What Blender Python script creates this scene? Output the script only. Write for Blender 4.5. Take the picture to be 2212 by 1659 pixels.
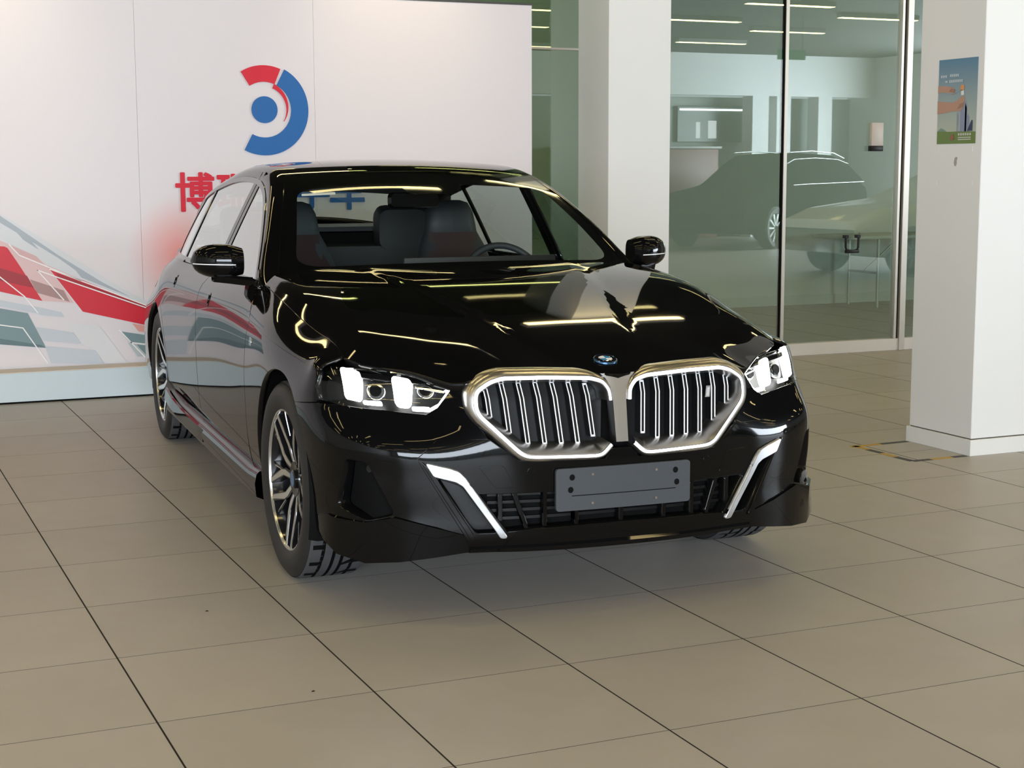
import bpy, bmesh, math, random
import numpy as np
from mathutils import Vector, Matrix
from mathutils.geometry import delaunay_2d_cdt
random.seed(5)
for _o in list(bpy.data.objects): bpy.data.objects.remove(_o)
SC = bpy.context.scene; COL = SC.collection
# ---------------------------------------------------------------- camera
CAM_F = 3387.588
CAM_C = (-.74195, -7.02971, 1.44128)
def _cam_axes(yaw, pitch, roll):
    cy, s_y, cp, sp = math.cos(yaw), math.sin(yaw), math.cos(pitch), math.sin(pitch)
    fwd = np.array([s_y * cp, cy * cp, -sp]); right = np.array([cy, -s_y, 0]); up = np.cross(right, fwd)
    c, s = math.cos(roll), math.sin(roll)
    return right * c + up * s, -right * s + up * c, fwd
_r, _u, _f = _cam_axes(.414507666, .136146843, -.00347231)
cam = bpy.data.cameras.new('camera'); cam.sensor_width = 36; cam.lens = CAM_F / 2212 * 36; cam.clip_end = 200; cam.clip_start = .05
cam_o = bpy.data.objects.new('camera', cam); COL.objects.link(cam_o)
cam_o.matrix_world = Matrix(((_r[0], _u[0], -_f[0], CAM_C[0]), (_r[1], _u[1], -_f[1], CAM_C[1]), (_r[2], _u[2], -_f[2], CAM_C[2]), (0, 0, 0, 1)))
SC.camera = cam_o
# ---------------------------------------------------------------- world, daylight, exposure
SC.view_settings.view_transform = 'Standard'; SC.view_settings.look = 'None'; SC.view_settings.gamma = 1; SC.view_settings.use_curve_mapping = False
SC.view_settings.exposure = 0.36
SC.cycles.use_denoising = True
SC.cycles.max_bounces = 12; SC.cycles.transparent_max_bounces = 24; SC.cycles.glossy_bounces = 8; SC.cycles.sample_clamp_indirect = 6
W = bpy.data.worlds.new('daylight'); SC.world = W; W.use_nodes = True
_bg = W.node_tree.nodes['Background']; _bg.inputs[0].default_value = (.80, .90, 1.0, 1); _bg.inputs[1].default_value = 1.1
def area_light(name, loc, rot, sx_, sy_, power, col):
    l = bpy.data.lights.new(name, 'AREA'); l.shape = 'RECTANGLE'; l.size = sx_; l.size_y = sy_; l.energy = power; l.color = col
    o = bpy.data.objects.new(name, l); COL.objects.link(o); o.location = loc; o.rotation_euler = rot; return o
# daylight entering through the glazed shop fronts (right wall and wall behind the camera)
area_light('daylight_right', (20.3, -10.2, 1.9), (0, math.radians(90), 0), 2.9, 6.4, 1650, (.82, .91, 1.0))
area_light('daylight_rear', (-5.2, -15.1, 2.3), (math.radians(90), 0, 0), 10.5, 2.2, 1900, (.82, .90, 1.0))
# ---------------------------------------------------------------- materials
MATS = {}
def mat(name, col, rough=.5, metal=0., noise=0., nscale=8., coat=0., spec=.5, emit=None, estr=0., bump=0., bscale=200.):
    if name in MATS: return MATS[name]
    m = bpy.data.materials.new(name); m.use_nodes = True; nt = m.node_tree; b = nt.nodes['Principled BSDF']
    b.inputs['Base Color'].default_value = (*col, 1); b.inputs['Roughness'].default_value = rough; b.inputs['Metallic'].default_value = metal
    b.inputs['Specular IOR Level'].default_value = spec; b.inputs['Coat Weight'].default_value = coat; b.inputs['Coat Roughness'].default_value = .02
    if emit: b.inputs['Emission Color'].default_value = (*emit, 1); b.inputs['Emission Strength'].default_value = estr
    if noise or bump:
        tc = nt.nodes.new('ShaderNodeTexCoord')
    if noise:
        n = nt.nodes.new('ShaderNodeTexNoise'); n.inputs['Scale'].default_value = nscale; n.inputs['Detail'].default_value = 5
        r = nt.nodes.new('ShaderNodeMix'); r.data_type = 'RGBA'
        r.inputs['A'].default_value = (*[c * (1 - noise) for c in col], 1); r.inputs['B'].default_value = (*[min(1, c * (1 + noise)) for c in col], 1)
        nt.links.new(tc.outputs['Object'], n.inputs['Vector']); nt.links.new(n.outputs['Fac'], r.inputs['Factor']); nt.links.new(r.outputs['Result'], b.inputs['Base Color'])
    if bump:
        n2 = nt.nodes.new('ShaderNodeTexNoise'); n2.inputs['Scale'].default_value = bscale
        bp = nt.nodes.new('ShaderNodeBump'); bp.inputs['Strength'].default_value = bump; bp.inputs['Distance'].default_value = .002
        nt.links.new(tc.outputs['Object'], n2.inputs['Vector']); nt.links.new(n2.outputs['Fac'], bp.inputs['Height']); nt.links.new(bp.outputs['Normal'], b.inputs['Normal'])
    MATS[name] = m; return m
def glass_mat(name, tint, base=.0, gain=1.0, ior=1.5):
    """thin pane: tinted see-through plus mirror reflection by Fresnel"""
    if name in MATS: return MATS[name]
    m = bpy.data.materials.new(name); m.use_nodes = True; nt = m.node_tree; nt.nodes.clear()
    out = nt.nodes.new('ShaderNodeOutputMaterial'); mix = nt.nodes.new('ShaderNodeMixShader'); tr = nt.nodes.new('ShaderNodeBsdfTransparent'); gl = nt.nodes.new('ShaderNodeBsdfGlossy')
    lw = nt.nodes.new('ShaderNodeLayerWeight'); lw.inputs['Blend'].default_value = .5; f0 = ((ior - 1) / (ior + 1)) ** 2
    pw_ = nt.nodes.new('ShaderNodeMath'); pw_.operation = 'POWER'; pw_.inputs[1].default_value = 4     # Schlick reflectance, the same from both faces
    ma = nt.nodes.new('ShaderNodeMath'); ma.operation = 'MULTIPLY_ADD'; ma.use_clamp = True
    ma.inputs[1].default_value = gain * (1 - f0); ma.inputs[2].default_value = base + gain * f0
    tr.inputs[0].default_value = (*tint, 1); gl.inputs['Roughness'].default_value = .0; gl.inputs[0].default_value = (.95, .97, .96, 1)
    nt.links.new(lw.outputs['Facing'], pw_.inputs[0]); nt.links.new(pw_.outputs[0], ma.inputs[0]); nt.links.new(ma.outputs[0], mix.inputs[0]); nt.links.new(tr.outputs[0], mix.inputs[1]); nt.links.new(gl.outputs[0], mix.inputs[2]); nt.links.new(mix.outputs[0], out.inputs[0])
    MATS[name] = m; return m
def emis(name, col, s):
    return mat(name, (.0, .0, .0), .5, emit=col, estr=s)
PAINT = mat('black_car_paint', (.003, .003, .0033), .03, coat=.0, spec=.21)
GLOSSB = mat('gloss_black_plastic', (.003, .003, .003), .06, spec=.21)
SATB = mat('satin_black_plastic', (.007, .007, .0075), .4, spec=.25, bump=.1)
DARK = mat('dark_void_plastic', (.003, .003, .003), .8, spec=.1)
CHROME = mat('bright_chrome', (.75, .76, .78), .08, 1.)
SATIN = mat('satin_aluminium', (.62, .61, .60), .28, 1.)
SILVER = mat('silver_trim', (.50, .51, .53), .32, .85)
RUBBER = mat('tyre_rubber', (.012, .012, .012), .62, noise=.2, nscale=40)
TREAD = mat('tyre_tread_rubber', (.055, .057, .060), .7, noise=.2, nscale=40)
RIMB = mat('rim_gloss_black', (.008, .008, .009), .12)
RIMS = mat('rim_machined_silver', (.66, .66, .64), .22, .9)
WGLASS = glass_mat('windscreen_glass', (.90, .95, .93), .0, .45, 1.40)
SGLASS = glass_mat('side_window_glass', (.72, .83, .80), .02, 1.35, 1.5)
LENS = glass_mat('headlight_lens', (.95, .97, .97), .0, .9, 1.45)
LEDW = emis('headlight_led', (1.0, 1.0, .96), 14)
DRL = emis('daytime_led', (1.0, 1.0, .98), 4)
GLOW = emis('grille_contour_led', (1.0, .98, .97), 2.6)
INT = mat('black_leather', (.012, .012, .014), .55, bump=.15)
INT2 = mat('dark_grey_leather', (.022, .025, .028), .6, bump=.15)
INTR = mat('dark_red_leather', (.022, .006, .005), .6, bump=.15)
HEADL = mat('anthracite_headliner', (.13, .14, .15), .9)
# ---------------------------------------------------------------- mesh helpers
def add_obj(name, me, m, parent=None):
    o = bpy.data.objects.new(name, me); COL.objects.link(o)
    if m is not None and not me.materials: me.materials.append(m)
    if parent is not None: o.parent = parent
    return o
def tag(o, label=None, cat=None, group=None, kind=None):
    if label: o['label'] = label
    if cat: o['category'] = cat
    if group: o['group'] = group
    if kind: o['kind'] = kind
    return o
def empty(name, loc=(0, 0, 0), rz=0.):
    o = bpy.data.objects.new(name, None); COL.objects.link(o); o.location = loc; o.rotation_euler = (0, 0, rz); o.empty_display_size = .1; return o
def mesh(name, V, F, m, parent=None, smooth=True, N=None, sharp=None):
    me = bpy.data.meshes.new(name); me.from_pydata([tuple(map(float, v)) for v in V], [], [tuple(int(i) for i in f) for f in F]); me.update()
    if smooth:
        me.shade_smooth()
        if sharp is not None: me.set_sharp_from_angle(angle=math.radians(sharp))
    if N is not None: me.normals_split_custom_set_from_vertices([tuple(map(float, n)) for n in N])
    return add_obj(name, me, m, parent)
def bm_obj(name, bm, m, parent=None, smooth=True, sharp=35):
    bmesh.ops.recalc_face_normals(bm, faces=bm.faces[:])
    me = bpy.data.meshes.new(name); bm.to_mesh(me); bm.free()
    if smooth: me.shade_smooth(); me.set_sharp_from_angle(angle=math.radians(sharp))
    return add_obj(name, me, m, parent)
def box(bm, c, d, bevel=0., seg=2, rot=None):
    r = bmesh.ops.create_cube(bm, size=1, matrix=Matrix.Diagonal((*d, 1)))
    if bevel:
        ed = list({e for v in r['verts'] for e in v.link_edges})
        r2 = bmesh.ops.bevel(bm, geom=ed, offset=bevel, segments=seg, affect='EDGES', profile=.5); vs = [v for v in r2['verts']]
        vs = list({v for f in r2['faces'] for v in f.verts} | {v for v in r['verts'] if v.is_valid})
    else: vs = r['verts']
    M_ = Matrix.Translation(c) @ (rot if rot is not None else Matrix())
    bmesh.ops.transform(bm, matrix=M_, verts=vs); return vs
def boxo(name, lo, hi, m, parent=None, bevel=.0, seg=2):
    bm = bmesh.new(); c = [(a + b) / 2 for a, b in zip(lo, hi)]; d = [abs(b - a) for a, b in zip(lo, hi)]
    box(bm, c, d, bevel, seg); return bm_obj(name, bm, m, parent, smooth=bevel > 0)
def tube(name, pts, r, m, parent=None, n=10, closed=False, cap=True):
    P = [Vector(p) for p in pts]; V = []; F = []; k = len(P); up = None
    for i, p in enumerate(P):
        a = P[(i - 1) % k] if (i or closed) else p; b = P[(i + 1) % k] if (i < k - 1 or closed) else p
        t = (b - a).normalized()
        if up is None: up = t.orthogonal().normalized()
        up = (up - t * up.dot(t)).normalized(); w = t.cross(up); rr = r[i] if hasattr(r, '__len__') else r
        for j in range(n):
            an = 2 * math.pi * j / n; V.append(p + rr * (math.cos(an) * up + math.sin(an) * w))
    for i in range(k if closed else k - 1):
        for j in range(n):
            i2 = (i + 1) % k; F.append((i * n + j, i * n + (j + 1) % n, i2 * n + (j + 1) % n, i2 * n + j))
    if cap and not closed: F.append(tuple(range(n))[::-1]); F.append(tuple(range((k - 1) * n, k * n)))
    return mesh(name, V, F, m, parent, sharp=60)
def lathe(name, prof, m, parent=None, n=64, axis='y', sharp=30):
    """prof: list of (r, h); axis y: h along y"""
    V = []; F = []
    for r, h in prof:
        for j in range(n):
            a = 2 * math.pi * j / n; c, s = r * math.cos(a), r * math.sin(a)
            V.append((c, h, s) if axis == 'y' else ((c, s, h) if axis == 'z' else (h, c, s)))
    for i in range(len(prof) - 1):
        for j in range(n): F.append((i * n + j, i * n + (j + 1) % n, (i + 1) * n + (j + 1) % n, (i + 1) * n + j))
    bm = bmesh.new(); vs = [bm.verts.new(v) for v in V]
    for f in F:
        try: bm.faces.new([vs[i] for i in f])
        except ValueError: pass
    bmesh.ops.remove_doubles(bm, verts=bm.verts[:], dist=1e-6)
    return bm_obj(name, bm, m, parent, sharp=sharp)
def densify(poly, step):
    out = []; n = len(poly)
    for i in range(n):
        a = np.array(poly[i], float); b = np.array(poly[(i + 1) % n], float); k = max(1, int(math.ceil(np.linalg.norm(b - a) / step)))
        for j in range(k): out.append(a + (b - a) * j / k)
    return np.array(out)
def parea(p): p = np.asarray(p); x, y = p[:, 0], p[:, 1]; return .5 * float(np.sum(x * np.roll(y, -1) - y * np.roll(x, -1)))
def inset(poly, d):
    p = np.asarray(poly, float); s = 1 if parea(p) > 0 else -1; out = []
    for i in range(len(p)):
        e1 = p[i] - p[i - 1]; e2 = p[(i + 1) % len(p)] - p[i]; e1 /= np.linalg.norm(e1) + 1e-12; e2 /= np.linalg.norm(e2) + 1e-12
        n1 = np.array([-e1[1], e1[0]]); n2 = np.array([-e2[1], e2[0]]); nn = n1 + n2; l = max(.35, float(nn @ nn) / 2)
        out.append(p[i] + s * d * nn / l)
    return np.array(out)
def rnd(poly, r, n=5):
    p = np.asarray(poly, float); out = []
    for i in range(len(p)):
        a, b, c = p[i - 1], p[i], p[(i + 1) % len(p)]; rr = r[i] if hasattr(r, '__len__') else r
        la, lc = np.linalg.norm(a - b), np.linalg.norm(c - b); q = min(rr, .45 * la, .45 * lc)
        if q < 1e-5: out.append(b); continue
        s, e = b + (a - b) / la * q, b + (c - b) / lc * q
        for t in np.linspace(0, 1, n): out.append((1 - t) ** 2 * s + 2 * t * (1 - t) * b + t * t * e)
    return np.array(out)
def inpoly(pts, poly):
    x, y = pts[:, 0], pts[:, 1]; r = np.zeros(len(pts), bool); n = len(poly)
    for i in range(n):
        x1, y1 = poly[i]; x2, y2 = poly[(i + 1) % n]
        if y1 == y2: continue
        c = (y1 > y) != (y2 > y); r ^= c & (x < (x2 - x1) * (y - y1) / (y2 - y1) + x1)
    return r
def tri2d(outer, holes, step, dens=None):
    loops = [densify(outer, dens or step * .8)] + [densify(h, dens or step * .8) for h in holes]
    B = np.vstack(loops); E = []; k = 0
    for l in loops:
        n = len(l); E += [(k + i, k + (i + 1) % n) for i in range(n)]; k += n
    lo, hi = B.min(0), B.max(0); gx, gy = np.arange(lo[0] + step / 2, hi[0], step), np.arange(lo[1] + step / 2, hi[1], step)
    I = np.zeros((0, 2))
    if len(gx) and len(gy):
        g = np.stack(np.meshgrid(gx, gy), -1); g[1::2, :, 0] += step / 2; g = g.reshape(-1, 2); ok = inpoly(g, loops[0])
        for h in loops[1:]: ok &= ~inpoly(g, h)
        g = g[ok]; keep = np.ones(len(g), bool)
        for a in range(0, len(g), 2000):
            d = np.min(((g[a:a + 2000, None, :] - B[None]) ** 2).sum(-1), 1); keep[a:a + 2000] = d > (.45 * step) ** 2
        I = g[keep]
    A = np.vstack([B, I]); r = delaunay_2d_cdt([Vector(p) for p in A], E, [], 0, 1e-7)
    V = np.array([tuple(v) for v in r[0]]); F = np.array([f for f in r[2] if len(f) == 3]); c = V[F].mean(1); ok = inpoly(c, loops[0])
    for h in loops[1:]: ok &= ~inpoly(c, h)
    return V, F[ok]
CARC = np.array([-1.7, 0, .5])
def fnorm(fn, P, hint=None):
    e = 1e-4; p = fn(P); du = fn(P + [e, 0]) - fn(P - [e, 0]); dv = fn(P + [0, e]) - fn(P - [0, e]); n = np.cross(du, dv); n /= np.linalg.norm(n, axis=1)[:, None] + 1e-12
    if np.mean(np.einsum('ij,ij->i', n, p - (CARC if hint is None else hint))) < 0: n = -n
    return p, n
def patch(name, outer, holes, fn, m, parent, step=.03, flange=.012, off=0., gap=0., dens=None, hint=None):
    """trimmed piece of a smooth surface with a turned-in edge; fn maps 2-D points to 3-D"""
    if gap: outer = inset(outer, gap); holes = [inset(h, -gap) for h in holes]
    V2, F = tri2d(outer, holes, step, dens); P, N = fnorm(fn, V2, hint); P = P + N * off
    fnm = np.cross(P[F[:, 1]] - P[F[:, 0]], P[F[:, 2]] - P[F[:, 0]]); fl = np.einsum('ij,ij->i', fnm, N[F[:, 0]]) < 0
    F = np.where(fl[:, None], F[:, ::-1], F); V = P; NN = N; Fa = [tuple(f) for f in F]
    if flange:
        ed = {}
        for f in F:
            for a, b in ((f[0], f[1]), (f[1], f[2]), (f[2], f[0])): ed[(a, b)] = 1
        bd = [(a, b) for (a, b) in ed if (b, a) not in ed]
        idx = sorted({a for a, b in bd} | {b for a, b in bd}); mp = {v: k for k, v in enumerate(idx)}; n0 = len(V); k = len(idx)
        on = np.zeros((k, 3))
        for a, b in bd:
            t = P[b] - P[a]; o_ = np.cross(t, N[a]); o_ /= np.linalg.norm(o_) + 1e-12; on[mp[a]] += o_; on[mp[b]] += o_
        on /= np.linalg.norm(on, axis=1)[:, None] + 1e-12; ii = np.array(idx); lip = min(.004, flange * .3)
        r1 = P[ii]; mid = P[ii] + on * lip * .6 - N[ii] * lip; r2 = P[ii] + on * lip * .6 - N[ii] * flange
        V = np.vstack([P, mid, r2]); NN = np.vstack([N, (on * .85 + N[ii] * .6), on])
        for a, b in bd:
            a1, b1 = mp[a], mp[b]; Fa.append((b, a, n0 + a1, n0 + b1)); Fa.append((n0 + b1, n0 + a1, n0 + k + a1, n0 + k + b1))
    return mesh(name, V, Fa, m, parent, N=NN)
def strips(name, rings, m, parent, closed=False, sharp=40, flip=False):
    """quads between successive rings of points"""
    R_ = [np.asarray(r, float) for r in rings]; n = len(R_[0]); V = np.vstack(R_); F = []
    for i in range(len(R_) - 1):
        for j in range(n if closed else n - 1):
            q = (i * n + j, i * n + (j + 1) % n, (i + 1) * n + (j + 1) % n, (i + 1) * n + j); F.append(q[::-1] if flip else q)
    return mesh(name, V, F, m, parent, sharp=sharp)
def solid_poly(name, poly, fn, thick, m, parent, step=.03, bev=0.):
    """flat polygon in 2-D -> plate with real thickness; fn(P, d) maps 2-D points and depth to 3-D"""
    V2, F = tri2d(poly, [], step); n = len(V2); A = fn(V2, 0.); Bk = fn(V2, -thick)
    ed = {}
    for f in F:
        for a, b in ((f[0], f[1]), (f[1], f[2]), (f[2], f[0])): ed[(a, b)] = 1
    Fa = [tuple(f) for f in F] + [tuple(i + n for i in f[::-1]) for f in F]
    Fa += [(b, a, a + n, b + n) for (a, b) in ed if (b, a) not in ed]
    bm = bmesh.new(); vs = [bm.verts.new(v) for v in np.vstack([A, Bk])]
    for f in Fa: bm.faces.new([vs[i] for i in f])
    return bm_obj(name, bm, m, parent, sharp=25)
def text_mesh(name, s, size, depth, m, parent, bold=0., font=None):
    c = bpy.data.curves.new(name, 'FONT'); c.body = s; c.size = size; c.extrude = depth; c.offset = bold; c.align_x = 'CENTER'; c.resolution_u = 6
    t = bpy.data.objects.new(name, c); COL.objects.link(t); bpy.context.view_layer.update()
    me = bpy.data.meshes.new_from_object(t.evaluated_get(bpy.context.evaluated_depsgraph_get())); bpy.data.objects.remove(t); bpy.data.curves.remove(c)
    me.name = name; me.materials.clear(); return add_obj(name, me, m, parent)
# ---------------------------------------------------------------- car surface maths
def spline_basis(t, q):
    """rows of natural-cubic-spline weights: value(q) = W @ data(t)"""
    t = np.asarray(t, float); q = np.clip(np.asarray(q, float), t[0], t[-1]); n = len(t); h = np.diff(t)
    A = np.zeros((n, n)); B = np.zeros((n, n)); A[0, 0] = A[-1, -1] = 1
    for i in range(1, n - 1):
        A[i, i - 1] = h[i - 1]; A[i, i] = 2 * (h[i - 1] + h[i]); A[i, i + 1] = h[i]
        B[i, i - 1] = 6 / h[i - 1]; B[i, i + 1] = 6 / h[i]; B[i, i] = -6 / h[i - 1] - 6 / h[i]
    M2 = np.linalg.solve(A, B)
    k = np.clip(np.searchsorted(t, q, side='right') - 1, 0, n - 2)
    a = (t[k + 1] - q) / h[k]; b = (q - t[k]) / h[k]; W = np.zeros((len(q), n)); r = np.arange(len(q))
    W[r, k] += a; W[r, k + 1] += b
    W += ((a ** 3 - a) * h[k] ** 2 / 6)[:, None] * M2[k] + ((b ** 3 - b) * h[k] ** 2 / 6)[:, None] * M2[k + 1]
    return W
def spl(t, d):
    d = np.asarray(d, float)
    return lambda q: spline_basis(t, np.atleast_1d(q)) @ d
ZL = np.array([.18, .26, .34, .42, .50, .60, .68, .76, .84, .90, .94, .97, 1.0])
FYK = [0, .25, .45, .62, .74, .81, .86]
FXT = np.array([[.82, .80, .765, .715, .655, .59, .48], [.86, .848, .815, .77, .715, .665, .575], [.868, .856, .82, .772, .71, .66, .575],
    [.870, .857, .82, .770, .71, .66, .58], [.868, .856, .82, .768, .708, .655, .585], [.857, .846, .81, .745, .69, .64, .565],
    [.84, .83, .78, .675, .615, .568, .50], [.82, .81, .75, .645, .58, .535, .46], [.79, .775, .71, .60, .53, .48, .40],
    [.75, .735, .67, .56, .48, .43, .35], [.72, .705, .64, .53, .45, .40, .32], [.70, .685, .62, .51, .43, .38, .30], [.68, .665, .60, .49, .41, .36, .28]])
SMID = np.array([.86, .905, .93, .941, .946, .949, .950, .948, .942, .928, .905, .872, .835])
SIDE = [(.30, [.86, .905, .925, .932, .935, .936, .93, .91, .865, .80, .75, .71, .67]),
        (.0, [.87, .91, .93, .94, .945, .948, .947, .94, .915, .87, .83, .79, .75]),
        (-.5, [.86, .905, .93, .941, .946, .949, .950, .947, .938, .918, .895, .865, .83]),
        (-1.1, SMID), (-1.8, SMID), (-2.5, SMID)]
def taper(x): return np.where(np.asarray(x) < -2.6, .14 * (-2.6 - np.minimum(x, -2.6)) ** 2, 0)
TW = np.array([0, 0, 0, 0, 0, .03, .12, .35, .65, .85, .93, .97, 1.0])
for x_, e_ in ((-3.1, .004), (-3.6, -.012)): SIDE.append((x_, SMID + e_ - TW * taper(x_)))
REAR = [(-3.95, .875), (-4.14, .76), (-4.235, .5), (-4.265, 0)]
kx = [np.concatenate([FXT[l], [s[0] for s in SIDE], [r[0] + .0 - .10 * (ZL[l] < .3) * -.5 for r in REAR]]) for l in range(13)]
ky = [np.concatenate([FYK, [s[1][l] for s in SIDE], [r[1] * (1 - .22 * TW[l]) for r in REAR]]) for l in range(13)]
KX_, KY_ = np.array(kx), np.array(ky)
SK = np.concatenate([[0], np.cumsum(np.hypot(np.diff(KX_[4]), np.diff(KY_[4])))])
SMAX = SK[-1]
def Q(P):
    """ring surface of the lower body: P = (s, z), s = way round from the nose (negative: right side)"""
    P = np.asarray(P, float); s = P[:, 0]; z = P[:, 1]; sg = np.where(s < 0, -1., 1.)
    Ws = spline_basis(np.concatenate([-SK[:0:-1], SK]), np.abs(s)); Wz = spline_basis(ZL, z)
    XX = np.hstack([KX_[:, :0:-1], KX_]); YY = np.hstack([-KY_[:, :0:-1], KY_])
    return np.stack([np.einsum('nk,lk,nl->n', Ws, XX, Wz), sg * np.einsum('nk,lk,nl->n', Ws, YY, Wz), z], -1)
_sg = np.linspace(0, SMAX, 900); _zg = np.linspace(.18, 1.0, 83)
_G = Q(np.stack(np.meshgrid(_sg, _zg), -1).reshape(-1, 2)).reshape(83, 900, 3)
def _inv(a, z, comp, lo, hi):
    i0, i1 = np.searchsorted(_sg, [lo, hi]); f = (np.clip(z, .18, 1.0) - .18) / .01; k = min(int(f), 81); f -= k
    row = (1 - f) * _G[k, i0:i1, comp] + f * _G[k + 1, i0:i1, comp]
    return np.interp(a, row, _sg[i0:i1]) if comp == 1 else np.interp(-a, -row, _sg[i0:i1])
def sy(y, z):   # front: y -> s
    return math.copysign(_inv(abs(y), z, 1, 0, SK[8]), y)
def sx(x, z):   # side: x -> s
    return _inv(x, z, 0, SK[3], SK[-4])
def fy(pts): return [(sy(y, z), z) for y, z in pts]
def fx(pts): return [(sx(x, z), z) for x, z in pts]
def fx_at(y, z): return Q([(sy(y, z), z)])[0][0]
def KF(y, z): return .86 - .18 * (z - .52) - .235 * y * y     # face of the kidney grille
# hood height field
_hx = [-.75, -.4, -.1, .2, .44, .60, .74, .84]; _hy = [0, .2, .4, .52, .64, .74, .80, .85]
_hc = spl([-.75, -.5, -.2, .1, .35, .55, .728, .81, .86], [1.055, 1.037, 1.003, .953, .906, .862, .818, .797, .780])
_hd = np.array([[0, 0, 0, 0, -.002, -.008, -.022, -.055], [0, 0, 0, 0, -.002, -.008, -.022, -.055], [0, 0, 0, 0, -.002, -.008, -.026, -.064],
    [0, 0, 0, -.002, -.006, -.018, -.050, -.090], [0, 0, -.002, -.006, -.016, -.038, -.066, -.100], [0, 0, -.004, -.020, -.045, -.08, -.105, -.135],
    [0, -.001, -.008, -.050, -.08, -.115, -.14, -.17], [0, -.002, -.012, -.05, -.09, -.13, -.16, -.19]])
_hds = np.hstack([_hd[:, :0:-1], _hd]); _hys = np.concatenate([-np.array(_hy[:0:-1]), _hy])
def H(P):
    P = np.asarray(P, float); x = P[:, 0]; y = P[:, 1]
    z = _hc(x) + np.einsum('nk,kl,nl->n', spline_basis(_hx, x), _hds, spline_basis(_hys, y))
    yc = .10 + .36 * np.clip((.78 - x) / 1.4, 0, 1) ** .8          # power-dome crease
    t = np.clip((yc + .035 - np.abs(y)) / .07, 0, 1); z = z + .007 * t * t * (3 - 2 * t) * np.clip((.80 - x) / .3, 0, 1)
    return np.stack([x, y, z], -1)
def Hz(x, y): return H([(x, y)])[0][2]
# rail line: A-pillar, roof edge, C-pillar, deck edge
RLP = np.array([(-.58, .868, .955), (-.68, .842, .985), (-.80, .812, 1.04), (-.96, .765, 1.145), (-1.17, .705, 1.268), (-1.36, .655, 1.36), (-1.55, .622, 1.418),
    (-1.9, .603, 1.453), (-2.25, .60, 1.449), (-2.62, .60, 1.412), (-3.0, .603, 1.352), (-3.25, .61, 1.295), (-3.5, .625, 1.205), (-3.75, .64, 1.095), (-3.95, .63, 1.025), (-4.2, .60, .995)])
RU = np.concatenate([[0], np.cumsum(np.linalg.norm(np.diff(RLP, axis=0), axis=1))])
_rl = spl(RU, RLP)
def RLc(u): return _rl(u)
def ux(x): uu = np.linspace(0, RU[-1], 800); return float(np.interp(-x, -RLc(uu)[:, 0], uu))
_bx = spl([0, .3, .9, 1.15, 1.6, 2.2, 2.9, 3.3, RU[-1]], [.21, .20, .14, .11, .03, 0, -.05, -.09, -.06])
_bz = spl([0, .3, .9, 1.15, 1.6, 2.2, 2.9, 3.3, RU[-1]], [.03, .022, .02, .02, .024, .028, .035, .055, .085])
_iw = spl([0, .3, 1.0, 1.4, RU[-1]], [.060, .055, .050, .055, .055])
def TOP(P):
    """windscreen, roof, rear window: P = (w, u), w = sideways in [-0.6, 0.6], u = way along the rail"""
    P = np.asarray(P, float); v = P[:, 0] / .6; u = P[:, 1]; r = RLc(u); iw = _iw(u); b = 1 - v * v
    return np.stack([r[:, 0] + _bx(u) * b, (r[:, 1] - iw) * v, r[:, 2] + .012 + _bz(u) * b], -1)
def GS(x, z):   # side glass half width
    d = z - .99; return .842 - .46 * d - .10 * d * d - taper(x)
def G(P, sg=1): P = np.asarray(P, float); return np.stack([P[:, 0], sg * GS(P[:, 0], P[:, 1]), P[:, 1]], -1)
def OUTc(u):    # lower / outer border of the rail strip, on the side glass surface
    u = np.atleast_1d(u); r = RLc(u); d = RLc(u + 1e-3) - RLc(u - 1e-3); n = np.stack([d[:, 2], -d[:, 0]], -1); n /= np.linalg.norm(n, axis=1)[:, None]
    n = np.where(n[:, 1:] > 0, -n, n); w = .042
    x = r[:, 0] + n[:, 0] * w; z = r[:, 2] + n[:, 1] * w
    return np.stack([x, GS(x, z), z], -1)
# ================================================================ structure of the showroom
WHITE = mat('white_wall_paint', (.70, .70, .70), .6, noise=.02, nscale=3)
WHITEB = mat('white_column_paint', (.72, .72, .71), .45, noise=.02, nscale=3)
CEIL = mat('dark_ceiling_paint', (.018, .018, .018), .8, noise=.2, nscale=2)
FRAMEM = mat('champagne_aluminium', (.50, .47, .42), .38, .6)
FRAMEW = mat('white_aluminium', (.68, .66, .64), .4)
CZ = 3.8
GLZ = 3.15
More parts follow.
